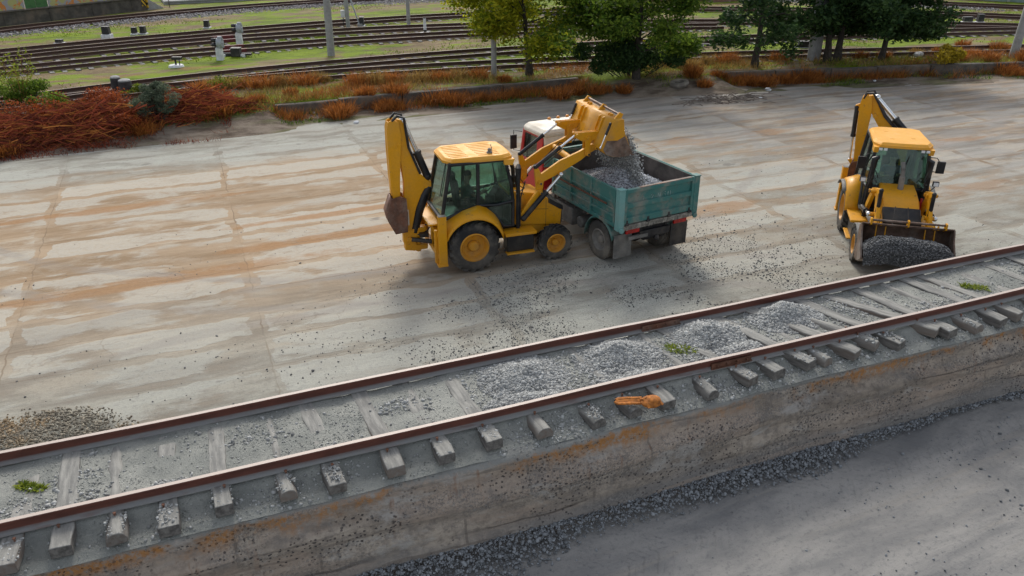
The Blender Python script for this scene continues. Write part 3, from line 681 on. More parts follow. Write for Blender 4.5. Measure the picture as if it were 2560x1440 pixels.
    stroke([(0, .09), (.03, .12), (.03, -.03)]); stroke([(.27, .1), (.31, .13), (.35, .1), (.28, -.01), (.37, -.01)])
    stroke([(.5, .12), (.5, 0)]); stroke([(.56, .12), (.56, 0)]); stroke([(.53, .0), (.53, .0001)])
    stroke([(.74, .12), (.68, .12), (.68, .07), (.73, .06), (.73, .01), (.67, 0)]); stroke([(.82, .12), (.82, .0), (.9, 0), (.9, .12)])
    f.build('painted_number', 'chalk', bed)
    # cab
    S_ = [(2.92, .95), (4.28, .85), (4.36, 1.55), (4.33, 1.75), (4.12, 2.62), (3.02, 2.62), (2.92, 1.7)]
    f = MB()
    for s in (-1, 1):
        f.prism([(2.95, .95), (4.3, .8), (4.36, 1.75), (2.95, 1.75)], s*1.18-.03, s*1.18+.03)
        f.prism([(2.95, 1.73), (3.36, 1.73), (3.30, 2.55), (3.0, 2.55)], s*1.17-.03, s*1.17+.03); f.prism([(4.18, 1.73), (4.36, 1.73), (4.14, 2.6), (4.03, 2.6)], s*1.16-.03, s*1.16+.03)
        f.prism([(3.0, 2.5), (4.14, 2.5), (4.12, 2.63), (3.02, 2.63)], s*1.15-.03, s*1.15+.03)
    f.box(4.33, 0, 1.25, .06, 2.36, .95); f.box(3.6, 0, 1.0, 1.36, 2.3, .1); f.box(2.98, 0, 1.35, .06, 2.3, .8); f.box(4.34, 0, .78, .1, 2.4, .24)
    cab = f.build('cab', 'red', t, .03)
    f = MB(); f.prism([(2.93, 1.70), (2.99, 1.70), (3.05, 2.5), (3.0, 2.52)], -1.15, 1.15); f.build('cab_back', 'teal_light', cab, .01)
    f = MB(); f.box(2.955, 0, 2.12, .02, 1.5, .42, ((0, 1, 0), .08)); f.build('rear_window', 'glass_dark', cab)
    out = [(2.96, -1.16), (3.05, -1.2), (4.05, -1.2), (4.2, -1.12), (4.24, 0), (4.2, 1.12), (4.05, 1.2), (3.05, 1.2), (2.96, 1.16)]
    f = MB(); f.prismz(out, 2.56, 2.66); f.prismz(out, 2.66, 2.76, .14); f.prism([(2.90, 2.36), (2.97, 2.34), (3.08, 2.62), (3.0, 2.64)], -1.15, 1.15); f.box(3.6, -.1, 2.775, .62, .8, .05); f.build('cab_roof', 'white', cab, .02)
    f = MB()
    for y in (.32, .0, -.32): f.sphere((4.08, y, 2.79), .05, .06, .04)
    f.build('marker_light', 'amber', cab)
    for s in (-1, 1):
        f = MB(); f.panel([(3.36, s*1.17, 1.76), (4.2, s*1.17, 1.76), (4.05, s*1.14, 2.5), (3.31, s*1.14, 2.5)], .008); f.build('side_window', 'glass_dark', cab)
        f = MB(); f.tube((3.92, s*1.17, 1.76), (3.86, s*1.145, 2.5), .016, n=6); f.build('window_post', 'black', cab)
        f = MB(); f.path([(4.25, s*1.15, 2.45), (4.36, s*1.38, 2.5), (4.36, s*1.38, 1.9), (4.3, s*1.17, 1.85)], .012, 6); f.box(4.34, s*1.4, 2.16, .06, .2, .42); f.build('mirror', 'dark', cab, .03)
        f = MB(); f.box(4.38, s*.9, 1.05, .05, .3, .2); f.build('headlight', 'lens', t)
    f = MB(); f.panel([(4.345, -1.1, 1.74), (4.345, 1.1, 1.74), (4.14, 1.06, 2.54), (4.14, -1.06, 2.54)], .008); f.build('windscreen', 'glass_dark', cab)
    f = MB()
    for y in (-.6, .6): f.box(3.35, y, 1.4, .5, .5, .14); f.box(3.12, y, 1.75, .12, .48, .7)
    f.build('seats', 'seat', cab, .03)
    return t
trk = truck()
# gravel in the bed, in the low bucket and in the air
def heap_pts(n, x0, x1, y0, y1, hf, spread=.02):
    u = rng.uniform(x0, x1, n); v = rng.uniform(y0, y1, n); return np.stack([u, v, hf(u, v)+rng.uniform(-spread, spread, n)], 1)
def xform(pts, o, a):
    c, s = math.cos(a), math.sin(a); return np.stack([o[0]+pts[:, 0]*c-pts[:, 1]*s, o[1]+pts[:, 0]*s+pts[:, 1]*c, o[2]+pts[:, 2]], 1)
hb = lambda x, y: 1.62+.54*np.exp(-((x-.5)/1.0)**2-((y-.12)/.8)**2)+.05*(fbm(x*2, y*2)*2)-.1*np.clip(np.abs(y)-.8, 0, 1)-.25*np.clip(-x-.1, 0, 1)
def heap(name, xs, ys, hf, o, a, n, size, smat, bmat, label):
    """a heap: its body with the loose stones of its surface, one mesh each"""
    t = thing(name, label, 'gravel', tuple(o), a)
    g = grid('heap_body', xs, ys, hf, bmat); g.parent = t
    p = heap_pts(n, xs[0], xs[-1], ys[0], ys[-1], hf)
    s = stones('loose_stones', p, rng.uniform(size[0], size[1], n), smat); s.parent = t; kind(s, 'stuff'); return t
M['gravel_body'] = plain('packed_grey_gravel', (.17, .175, .18), .95, .5, 18, .8)
M['gravel_body_dark'] = plain('packed_dark_gravel', (.09, .093, .095), .95, .5, 18, .8)
heap('gravel_load', np.linspace(-.83, 2.3, 60), np.linspace(-1.16, 1.16, 46), hb, o3, a3, 13000, (.02, .07), 'stone_bed', 'gravel_body', 'grey crushed stone heaped inside the bed of the teal truck')
# heap in the low bucket
bb = [XB2((x, 0, z)) for x, z in ((3.5, 2.9), (4.24, 2.8), (3.68, 3.7))]
bx0, bx1, bz0 = bb[0][0]-.02, bb[1][0]+.12, bb[0][2]+.05
def h2(x, y):
    e = np.clip(1-(np.abs(y)/1.08)**5, 0, 1); ctr = (bx0+bx1)/2-.02
    u = (x-bx0)/(bx1-bx0); zl = bb[1][2]
    return bz0-.02+(zl+.01-bz0)*np.clip(u*1.3, 0, 1)+(.56*np.clip(1-np.abs((u-.36)/.68)**2.4, 0, 1))*(.3+.7*e)+.13*fbm(x*2.2+3, y*2.2, 4)-.16*np.clip((u-.93)/.07, 0, 1)
heap('bucket_gravel', np.linspace(bx0+.03, bx1, 34), np.linspace(-1.03, 1.03, 56), h2, o2, a2, 6500, (.025, .055), 'stone_dark', 'gravel_body_dark', 'dark gravel heaped in the low front bucket of the backhoe facing the camera')
# falling stream
n = 4200; s = rng.random(n)**.8; yy = rng.uniform(-1.2, 1.15, n); xx = 4.02+.52*np.sqrt(s)+rng.normal(0, .07, n)*(.5+s); zz = 3.38-1.5*s+rng.normal(0, .05, n)
yy = yy-.12*s
fs = stones('falling_gravel', xform(np.stack([xx, yy, zz], 1), o1, a), rng.uniform(.03, .07, n), 'stone_grey')
kind(tag(fs, 'curtain of loose gravel falling from the raised bucket into the truck bed', 'gravel'), 'stuff')
# ------------------------------------------------------------------ yard, road, sky-side terrain
def yard_mat():
    t = NT('dusty_concrete_yard'); p = t.pos(True); x, y, z = t.sep(p)
    wp = t.n('VectorMath', operation='ADD'); t.l(p, wp.inputs[0]); wn = t.n('TexNoise'); t.l(p, wn.inputs['Vector']); wn.inputs['Scale'].default_value = .9; wn.inputs['Detail'].default_value = 4
    ws = t.n('VectorMath', operation='SCALE'); wsub = t.n('VectorMath', operation='SUBTRACT'); t.l(wn.outputs['Color'], wsub.inputs[0]); wsub.inputs[1].default_value = (.5, .5, .5); t.l(wsub.outputs[0], ws.inputs[0]); ws.inputs['Scale'].default_value = .8; t.l(ws.outputs[0], wp.inputs[1])
    n_mid = t.noise(t.mp(p, (.42, 1.25, 1)), 1., 7, .65, .3); n_str = t.noise(t.mp(p, (.17, 1.4, 1), rot=(0, 0, R(1.5))), 1., 7, .66, .6); n_fine = t.noise(p, 7., 7, .72); n_lo = t.noise(t.mp(p, (.14, .3, 1), (3, 1, 0)), 1., 3, .55)
    def brick(v, mortar, smooth):
        b = t.n('TexBrick'); t.l(t.mp(v, (1, 1, 1), (51.3, 39.35, 0)), b.inputs['Vector']); b.offset = 0.; b.squash = 1
        for k, w in (('Scale', 1.), ('Mortar Size', mortar), ('Mortar Smooth', smooth), ('Bias', 0.), ('Brick Width', 5.2), ('Row Height', 1.3)): b.inputs[k].default_value = w
        b.inputs['Color1'].default_value = (0, 0, 0, 1); b.inputs['Color2'].default_value = (1, 1, 1, 1); return b
    bw_ = brick(wp.outputs[0], .2, 1.)
    w2 = t.n('VectorMath', operation='ADD'); t.l(p, w2.inputs[0]); wn2 = t.n('TexNoise'); t.l(p, wn2.inputs['Vector']); wn2.inputs['Scale'].default_value = 2.4; wn2.inputs['Detail'].default_value = 5
    w3 = t.n('VectorMath', operation='SUBTRACT'); t.l(wn2.outputs['Color'], w3.inputs[0]); w3.inputs[1].default_value = (.5, .5, .5); w4 = t.n('VectorMath', operation='SCALE'); t.l(w3.outputs[0], w4.inputs[0]); w4.inputs['Scale'].default_value = .16; t.l(w4.outputs[0], w2.inputs[1])
    bj = brick(w2.outputs[0], .028, .9)
    # bare slab shows where traffic has driven the dust off; each slab differs
    bare = t.ma('ADD', t.ma('ADD', t.ma('MULTIPLY', t.noise(t.mp(p, (.30, .62, 1), (1, 4, 0)), 1., 8, .62, .4), 1.2), t.ma('MULTIPLY', n_str, .30)), t.ma('MULTIPLY', t.ma('SUBTRACT', bw_.outputs['Color'], .5), .3))
    bare = t.ss(t.ma('SUBTRACT', bare, t.ma('MULTIPLY', bw_.outputs['Fac'], .34)), .66, .77)
    tan = t.mix(t.ss(n_str, .36, .62), (.27, .19, .115), (.38, .285, .19))
    tan = t.mix(t.ss(n_mid, .5, .68, 0, .55), tan, (.40, .325, .24))
    s2 = t.noise(t.mp(p, (.12, 2.6, 1), (5, 9, 0), (0, 0, R(2.5))), 1., 7, .68, .5)
    tan = t.mix(t.ss(s2, .57, .70, 0, .55), tan, (.27, .155, .075))
    col = t.mix(t.ma('MULTIPLY', bare, t.ss(n_fine, .25, .6, .5, .9)), tan, (.425, .395, .335))
    col = t.mix(t.ss(t.noise(t.mp(p, (.9, 1.4, 1), (4, 4, 4)), 1., 7, .7, .3), .48, .68, 0, .5), col, (.45, .40, .32)); col = t.mix(t.ss(t.noise(t.mp(p, (.8, 1.5, 1), (9, 1, 4)), 1., 7, .7, .3), .54, .70, 0, .45), col, (.24, .18, .12))
    for cx, cy, rx, ry in ((-1.2, 20.6, 4.4, .42), (3.2, 21.9, 3.2, .35), (-3., 26.6, 5., .3), (19.3, 26.4, 3.6, .7), (13.8, 19.6, 2.2, .55), (22.5, 18.2, 3., .5), (4., 23.7, 4, .25), (26, 22.4, 4, .6)):   # rusty-brown mud smears
        ex = t.ma('DIVIDE', t.ma('SUBTRACT', x, cx), rx); ey = t.ma('DIVIDE', t.ma('SUBTRACT', t.ma('SUBTRACT', y, t.ma('MULTIPLY', t.ma('SUBTRACT', x, cx), .03)), cy), ry)
        e = t.ma('ADD', t.ma('ADD', t.ma('MULTIPLY', ex, ex), t.ma('MULTIPLY', ey, ey)), t.ma('MULTIPLY', t.ma('SUBTRACT', n_mid, .5), 4.5))
        col = t.mix(t.ss(e, 1.1, .2, 0, .8), col, t.mix(n_fine, (.24, .125, .055), (.42, .25, .12)))
    # grey crushed-stone dust: along the track bank, spilled round the machines, and over the right of the yard
    d1 = t.ss(t.ma('ADD', y, t.ma('MULTIPLY', n_mid, 8.)), 25.5, 18.2)
    sx = t.ma('DIVIDE', t.ma('SUBTRACT', x, 8.6), 5.2); sy = t.ma('DIVIDE', t.ma('SUBTRACT', y, 15.6), 3.4)
    d2 = t.ss(t.ma('ADD', t.ma('ADD', t.ma('MULTIPLY', sx, sx), t.ma('MULTIPLY', sy, sy)), t.ma('MULTIPLY', n_mid, 1.6)), 2.1, .7)
    d3 = t.ma('MULTIPLY', t.ss(t.ma('ADD', x, t.ma('MULTIPLY', n_lo, 9.)), 13., 22.), t.ss(n_mid, .36, .58, .25, .8))
    d4 = t.ma('MULTIPLY', t.ss(t.ma('ADD', y, t.ma('MULTIPLY', n_mid, 4.)), 30.5, 33.5), .85)
    g = t.ma('MAXIMUM', t.ma('MAXIMUM', t.ma('MULTIPLY', d1, .8), d2), t.ma('MAXIMUM', d3, d4))
    grey = t.mix(t.ss(n_mid, .38, .6), (.185, .205, .196), (.335, .35, .315))
    grey = t.mix(t.ma('MULTIPLY', bare, .5), grey, (.39, .40, .36))
    grey = t.mix(t.ss(n_fine, .5, .66, 0, .6), grey, (.19, .2, .2))
    far = t.ss(t.ma('ADD', x, y), 36, 52)
    grey = t.mix(t.ma('MULTIPLY', far, .75), grey, t.mix(t.ss(n_str, .4, .6), (.15, .142, .14), (.30, .275, .26)))  # tree shade toward the far right put into the colour, with dark dirt
    col = t.mix(t.ma('MULTIPLY', g, t.ss(n_mid, .25, .6, .6, .97)), col, grey)
    for cx, cy, r0 in ((27., 31., 17.6), (27., 31., 19.3), (6., 34., 15.2), (6., 34., 16.9), (30., 10., 13.5), (30., 10., 15.1), (2, -6, 23.4), (2, -6, 25.1)):   # curved tyre tracks
        vx = t.ma('SUBTRACT', x, cx); vy = t.ma('SUBTRACT', y, cy); rr = t.ma('SQRT', t.ma('ADD', t.ma('MULTIPLY', vx, vx), t.ma('MULTIPLY', vy, vy)))
        e = t.ss(t.ma('ABSOLUTE', t.ma('SUBTRACT', t.ma('ADD', rr, t.ma('MULTIPLY', n_lo, 1.2)), r0+.6)), .26, .10)
        col = t.mix(t.ma('MULTIPLY', e, t.ss(n_mid, .4, .62, .05, .55)), col, (.27, .25, .225))
    cr = t.vor(t.mp(wp.outputs[0], (.42, .8, 1)), 1., 'DISTANCE_TO_EDGE'); col = t.mix(t.ma('MULTIPLY', t.ss(cr, .012, .003), t.ss(n_lo, .48, .62, 0, .3)), col, (.18, .15, .12))
    oil = t.ss(t.noise(t.mp(p, (.7, 1.3, 1), (8, 8, 0)), 1., 3, .5), .70, .75, 0, .5); col = t.mix(oil, col, (.13, .12, .11))
    col = t.mix(.5, col, t.mix(bj.outputs['Color'], (.42, .42, .42), (.58, .58, .58)), 'OVERLAY')
    spk = t.ma('MULTIPLY', t.ss(t.noise(p, 24, 5, .75), .50, .62), t.ma('MAXIMUM', d2, t.ma('MULTIPLY', d1, .35))); col = t.mix(t.ma('MULTIPLY', spk, .6), col, (.12, .128, .13))
    joint = t.ma('MULTIPLY', bj.outputs['Fac'], t.ss(t.noise(t.mp(p, (.5, .8, 1), (2, 7, 0)), 1., 4), .46, .58, .0, .7))
    col = t.mix(t.ma('MULTIPLY', joint, t.ss(g, .9, .3, .25, 1.)), col, (.2, .145, .095))
    col = t.mix(t.ss(n_fine, .56, .74, .0, .35), col, (.25, .21, .17))
    col = t.mix(t.ss(t.noise(p, 45, 4, .7), .60, .72, 0, .5), col, (.17, .16, .15))
    h = t.ma('ADD', t.ma('ADD', t.ma('MULTIPLY', n_fine, .6), t.ma('MULTIPLY', n_str, 1.1)), t.ma('MULTIPLY', bare, .2))
    return t.fin(col, .94, h, .6, .04, 0, .2)
def road_mat():
    t = NT('grey_haul_road'); p = t.pos(True); x, y, z = t.sep(p)
    q = t.mp(p, (1, 1, 1), rot=(0, 0, R(-4)))
    n1 = t.noise(t.mp(q, (.35, 1.1, 1)), 1., 6, .65, .4); n2 = t.noise(q, 11, 6, .72); n3 = t.noise(t.mp(q, (.2, 3., 1)), 1., 5, .6)
    col = t.mix(t.ss(n1, .32, .66), (.165, .166, .166), (.29, .282, .267))
    col = t.mix(t.ss(n3, .55, .68, 0, .5), col, (.27, .25, .22))
    col = t.mix(t.ss(n2, .5, .7, 0, .6), col, (.12, .123, .13)); col = t.mix(t.ss(t.ma('SUBTRACT', x, t.ma('MULTIPLY', y, 1.4)), 2.5, 7, 0, .55), col, (.30, .29, .27))
    col = t.mix(t.ss(t.noise(p, 60, 3), .58, .72, 0, .5), col, (.07, .07, .075))
    # chevron tyre prints in two bands
    w = t.n('TexWave', wave_type='BANDS', bands_direction='X'); t.l(t.mp(q, (1, .0, 0)), w.inputs['Vector']); 
    qs = t.sep(q); ch = t.ma('ADD', qs[0], t.ma('MULTIPLY', t.ma('ABSOLUTE', t.ma('SUBTRACT', qs[1], 7.25)), .75))
    lug = t.ss(t.ma('ADD', t.ma('SINE', t.ma('ADD', t.ma('MULTIPLY', ch, 24.), t.ma('MULTIPLY', n2, 3.2))), t.ma('MULTIPLY', n1, .4)), -.1, .9)
    band = t.ma('MULTIPLY', t.ss(t.ma('ABSOLUTE', t.ma('SUBTRACT', qs[1], 7.25)), .5, .3), t.ss(t.noise(q, 1.6, 4), .42, .58))
    h = t.ma('ADD', t.ma('ADD', t.ma('MULTIPLY', n2, .4), t.ma('MULTIPLY', n1, 1.3)), t.ma('MULTIPLY', t.ma('MULTIPLY', lug, band), .42))
    return t.fin(col, .93, h, .6, .04, 0, .2)
def field_mat():
    t = NT('patchy_grass_ground'); p = t.pos(True)
    n1 = t.noise(t.mp(p, (.13, .34, 1)), 1., 5, .62, .4); n2 = t.noise(t.mp(p, (.5, 1.2, 1)), 1., 6, .7); n3 = t.noise(p, 6, 5, .7)
    grass = t.mix(t.ss(n2, .35, .65), (.075, .12, .004), (.17, .235, .008))
    earth = t.mix(t.ss(n2, .35, .65), (.14, .10, .055), (.25, .19, .105))
    k = t.ma('ADD', t.ma('MULTIPLY', n1, .65), t.ma('MULTIPLY', n2, .45))
    col = t.mix(t.ss(k, .50, .575), earth, grass)
    col = t.mix(t.ss(t.noise(t.mp(p, (.2, .6, 1), (9, 2, 0)), 1., 4), .6, .7, 0, .6), col, (.28, .14, .06))
    col = t.mix(t.ss(n3, .55, .72, 0, .5), col, (.075, .075, .03))
    zz = t.ma('ADD', t.sep(p)[2], t.ma('MULTIPLY', t.ma('SUBTRACT', n2, .5), .35))
    low = t.mix(t.ss(n2, .35, .6), (.085, .062, .045), (.23, .19, .15)); low = t.mix(t.ss(n1, .5, .6, 0, .6), low, (.09, .11, .025))
    col = t.mix(t.ss(zz, .52, .36), col, low)
    return t.fin(col, .95, t.ma('ADD', n3, n2), .7, .08, 0, .2)
M['yard'] = yard_mat(); M['road'] = road_mat(); M['field'] = field_mat()
yard = grid('yard_ground', np.array([-160, -60, -20, 0, 20, 45, 90, 260.]), np.array([9.2, 11, 16, 24, 30, 37.2]), lambda X, Y: X*0, 'yard', False)
kind(yard, 'structure')
def road_z(X, Y): return (fbm(X*.5, Y*1.6, 4)*.05+fbm(X*3, Y*3, 2)*.012)*np.clip((8.3-Y)/.5, 0, 1)*np.clip((Y-2.2)/1., 0, 1)
xs = np.concatenate([[-160, -60, -20], np.arange(-8, 24, .12), [40, 90, 260]]); ys = np.concatenate([[-160, -60, -20, 0, 2], np.arange(2.2, 9.21, .1)])
kind(grid('haul_road', xs, ys, lambda X, Y: road_z(X, Y)-.001, 'road'), 'structure')
# railway land: half a metre higher, its edge held by the low kerb wall
EX = np.array([-160, -60, 3.4, 18, 21.5, 25.7, 31, 36.8, 43, 60, 90, 260.]); EY = np.array([36.4, 36.4, 36.45, 36.75, 36.2, 35.2, 33.95, 32.7, 31.2, 26.6, 18, -30.])
edge = lambda x: np.interp(x, EX, EY)
def walled(x): return np.clip(np.minimum((x-3.0)/.8, (18.6-x)/.8), 0, 1)+np.clip((x-25.2)/.6, 0, 1)
def field_z(X, D):
    w = walled(X); free = np.clip((D+3.2)/3.6, 0, 1); free = free*free*(3-2*free)
    st = np.clip((D-.04)/.06, 0, 1)
    lump = fbm(X*.6, D*.8+40, 4)*.16*np.clip((D+3)/1.5, 0, 1)
    z = .56*(free*(1-w)+st*w)+np.where(D > .1, lump*.6, lump*(.5-.35*w))+w*np.where(D < .05, .10*np.clip((D+1.6)/1.6, 0, 1), 0)
    return z-.05*np.clip((-2.4-D)/.6, 0, 1)
xs = np.concatenate([[-160, -90], np.arange(-40, 100, .35), [130, 180, 260]])
ds = np.concatenate([np.arange(-3, -.1, .16), [-.02, .04, .1, .2], np.arange(.4, 6, .2), np.arange(6, 44, .5), [50, 70, 120, 260, 700.]])
X, D = np.meshgrid(xs, ds); Z = field_z(X, D)
nx = len(xs); ny = len(ds); i = np.arange(nx-1)[None]+np.arange(ny-1)[:, None]*nx
kind(raw('railway_ground', np.stack([X, edge(X)+D, Z], -1).reshape(-1, 3), np.stack([i, i+1, i+nx+1, i+nx], -1).reshape(-1, 4), 'field', True), 'structure')
def fz(x, y):
    d = y-edge(x); return float(field_z(np.array([x]), np.array([d]))[0])

# ------------------------------------------------------------------ raised track bank: retaining wall, ballast, rails, sleepers
def wall_mat():
    t = NT('stained_cast_concrete'); p = t.pos(True); x, y, z = t.sep(p)
    n1 = t.noise(t.mp(p, (.55, 1, 2.6)), 1., 6, .65, .3); n2 = t.noise(p, 9, 6, .72); n3 = t.noise(t.mp(p, (.3, 1, 1.2)), 1.3, 4)
    c = t.mix(t.ss(n1, .33, .66), (.22, .185, .15), (.42, .36, .295)); c = t.mix(t.ss(n2, .42, .66, 0, .55), c, (.105, .09, .08)); c = t.mix(t.ss(t.noise(p, 34, 4, .7), .52, .68, 0, .5), c, (.33, .29, .25))
    c = t.mix(t.ss(n3, .5, .62, 0, .5), c, (.37, .285, .22))
    c = t.mix(t.ss(t.ma('ADD', z, t.ma('MULTIPLY', n1, .9)), 1.05, .55, 0, .7), c, (.215, .21, .205))
    wob = t.ma('ADD', z, t.ma('MULTIPLY', t.ma('SUBTRACT', n3, .5), .35))
    for zz in (.93, .42):
        c = t.mix(t.ma('MULTIPLY', t.ss(t.ma('ABSOLUTE', t.ma('SUBTRACT', wob, zz)), .03, .006), t.ss(n3, .42, .6, .0, .8)), c, (.085, .07, .06))
    # exposed aggregate pits
    v = t.vor(t.mp(p, (1, 1, 1.3)), 15.); big = t.ss(t.noise(t.mp(p, (.7, 1, 1.8), (3, 0, 5)), 1., 3), .45, .56)
    pit = t.ma('MULTIPLY', t.ma('MULTIPLY', t.ss(v, .30, .2), big), t.ss(t.vor(t.mp(p, (1, 1, 1.3)), 15., out='Color'), .35, .45))
    blk = t.n('TexBrick'); bv = t.n('CombineXYZ'); t.l(t.ma('ADD', x, 40.3), bv.inputs[0]); t.l(t.ma('ADD', wob, 8.93), bv.inputs[1]); t.l(bv.outputs[0], blk.inputs['Vector'])
    for k, v_ in (('Scale', 1.), ('Mortar Size', .025), ('Mortar Smooth', .4), ('Brick Width', 2.1), ('Row Height', .51)): blk.inputs[k].default_value = v_
    blk.inputs['Color1'].default_value = (0, 0, 0, 1); blk.inputs['Color2'].default_value = (1, 1, 1, 1)
    c = t.mix(t.ma('MULTIPLY', t.ss(blk.outputs['Color'], .35, .75), .45), c, (.375, .295, .235)); c = t.mix(t.ma('MULTIPLY', blk.outputs['Fac'], t.ss(n1, .4, .6, 0, .55)), c, (.11, .09, .075))
    c = t.mix(t.ma('MULTIPLY', pit, .8), c, (.05, .05, .054))
    big2 = t.ss(t.noise(t.mp(p, (.6, 1, 1.9), (11, 0, 2)), 1., 4), .44, .58)
    c = t.mix(t.ma('MULTIPLY', big2, t.ss(t.noise(p, 26, 5, .8), .46, .6, 0, .75)), c, (.10, .098, .096)); c = t.mix(t.ma('MULTIPLY', big2, t.ss(t.noise(t.mp(p, (1, 1, 1), (5, 5, 5)), 31, 4, .8), .55, .66, 0, .7)), c, (.40, .38, .36))
    c = t.mix(t.ss(t.noise(t.mp(p, (1.2, 1, 2.2), (0, 0, 9)), 1.6, 5, .65), .5, .66, 0, .55), c, (.18, .165, .152))
    c = t.mix(t.ss(t.noise(t.mp(p, (.5, 1, 1.3), (7, 0, 3)), 1.3, 6, .7, .4), .52, .64, 0, .65), c, (.40, .385, .36))
    v2 = t.vor(t.mp(p, (1, 1, 1), (4, 4, 4)), 9.); c = t.mix(t.ma('MULTIPLY', t.ss(v2, .2, .12), big), c, (.1, .085, .08))
    # rust-coloured leaching below the coping
    zr = t.ma('ADD', z, t.ma('MULTIPLY', t.ma('SUBTRACT', t.noise(t.mp(p, (1.4, 1, 1.4)), 1., 5, .7), .5), .55))
    ru = t.ma('MULTIPLY', t.ma('MULTIPLY', t.ss(zr, 1.06, 1.28), t.ss(zr, 1.47, 1.36)), t.ss(t.noise(t.mp(p, (.55, 1, .6), (2, 0, 1)), 1., 5, .7), .45, .58))
    c = t.mix(t.ma('MULTIPLY', ru, t.ss(t.noise(p, 11, 7, .8), .38, .56, .0, .92)), c, t.mix(n2, (.27, .10, .025), (.47, .24, .075)))
    run = t.ma('MULTIPLY', t.ma('MULTIPLY', t.ss(t.noise(t.mp(p, (3.2, 1, .35), (1, 0, 4)), 1., 5, .7), .60, .68), t.ss(z, .3, 1.3)), t.ss(n1, .4, .6)); c = t.mix(t.ma('MULTIPLY', run, .6), c, (.2, .085, .035))
    dust = t.ss(t.ma('ADD', z, t.ma('MULTIPLY', t.ma('ADD', n2, n1), .17)), 1.47, 1.54)
    c = t.mix(dust, c, t.mix(n2, (.17, .175, .168), (.31, .31, .29)))
    h = t.ma('SUBTRACT', t.ma('ADD', t.ma('MULTIPLY', n2, .6), t.ma('MULTIPLY', n1, 1.4)), pit)
    return t.fin(c, .95, h, 1., .05, 0, .2)
M['wall'] = wall_mat()
WX0, WX1 = -14., 40.
xs = np.concatenate([np.arange(WX0, -4.5, .4), np.arange(-4.5, 20, .07), np.arange(20, WX1, .4)])
prof = [(9.25, 1.43), (8.95, 1.43), (8.87, 1.42), (8.81, 1.39), (8.78, 1.34), (8.765, 1.28), (8.75, 1.18), (8.73, 1.08), (8.71, .99), (8.66, .96), (8.66, .8), (8.65, .62), (8.62, .58), (8.615, .45), (8.61, .3), (8.58, .25), (8.57, .12), (8.55, -.05)]
P_ = []
for y0, z0 in prof:
    wob = fbm(xs*1.1, xs*0+z0*4, 4)*(.09 if z0 > 1.15 else .06)+fbm(xs*6, xs*0+z0*9, 3)*(.07 if z0 > 1.05 else .04)
    drop = np.clip(fbm(xs*.5+9, xs*0+3, 3)*.35, -.1, .12) if 1.0 < z0 < 1.37 else 0
    P_.append(np.stack([xs, y0+.15+.07*(z0 > 1.05)-.10*np.exp(-((xs-4.)/3.2)**2)*(z0 < 1.39)+wob, z0+drop*.5+xs*0], 1))
P_ = np.array(P_); nx = len(xs); i = np.arange(nx-1)[None]+np.arange(len(prof)-1)[:, None]*nx
rw = thing('retaining_wall', 'long stained concrete retaining wall with rust streaks under the raised track', 'wall', (0, 0, 0))
face = raw('wall_face', P_.reshape(-1, 3), np.stack([i, i+nx, i+nx+1, i+1], -1).reshape(-1, 4), 'wall', True); face.parent = rw
m = MB(); m.box((WX0+WX1)/2, 10.4, .66, WX1-WX0, 2.1, 1.36); m.box((WX0+WX1)/2, 11.42, .64, WX1-WX0, .1, 1.36); m.build('wall_core', 'concrete_dark', rw)
def dust_mat():
    t = NT('grey_stone_dust'); p = t.pos(True); n1 = t.noise(p, 1.6, 5, .6); n2 = t.noise(p, 22, 6, .75); n3 = t.noise(p, 60, 4)
    c = t.mix(t.ss(n1, .35, .65), (.235, .245, .228), (.34, .345, .315)); c = t.mix(t.ss(n2, .5, .72, 0, .6), c, (.19, .2, .2)); c = t.mix(t.ss(n3, .58, .7, 0, .5), c, (.43, .43, .41))
    return t.fin(c, .95, t.ma('ADD', n2, t.ma('MULTIPLY', n3, .6)), .9, .03, 0, .2)
M['dust'] = dust_mat()
PILES = [(1310, 935, .24, .66, .56), (1545, 885, .27, .68, .56), (1775, 832, .26, .7, .56), (1960, 782, .28, .66, .55), (1330, 1000, .13, .7, .34), (1600, 945, .15, .8, .36), (420, 1225, .08, .4, .25), (1850, 870, .12, .6, .3)]
PW = [(at(px, py, 1.7).x, at(px, py, 1.7).y, h, rx, ry) for px, py, h, rx, ry in PILES]
def pile_h(X, Y, only=None):
    z = X*0.
    for k, (cx, cy, h, rx, ry) in enumerate(PW):
        if only is None or k == only:
            r = np.sqrt(((X-cx)/rx)**2+((Y-cy)/ry)**2); z = np.maximum(z, h*.88*np.clip(1.1-r, 0, 1)**1.35*(1+.8*fbm(X*3+k*7, Y*3, 3))+.035*np.clip(1.2-r, 0, .3)*fbm(X*9, Y*9+k, 2)*4)
    return z
def ballast_z(X, Y):
    right = np.clip((X-8.6)/1.2, 0, 1)
    mid = 1.632-.02*right+fbm(X*1.1, Y*1.6, 4)*.085+fbm(X*7, Y*7, 2)*.02
    near = 1.45+fbm(X*2, Y*2, 4)*.06+.11*np.clip((Y-9.25)/.25, 0, 1); far = 1.46+fbm(X*2, Y*2, 4)*.08
    a = np.clip((Y-9.40)/.18, 0, 1); b = np.clip((Y-11.12)/.15, 0, 1)
    z = (near*(1-a)+mid*a)*(1-b)+far*b
    z = z-.09*np.clip((9.12-Y)/.2, 0, 1)
    return np.minimum(z, 1.664)
xs = np.concatenate([np.arange(WX0, -4.5, .3), np.arange(-4.5, 20, .04), np.arange(20, WX1, .3)]); ys = np.concatenate([np.arange(8.98, 11.5, .035)])
kind(grid('track_ballast', xs, ys, ballast_z, 'dust'), 'stuff', 'grey stone dust filling the raised track between its sleepers')
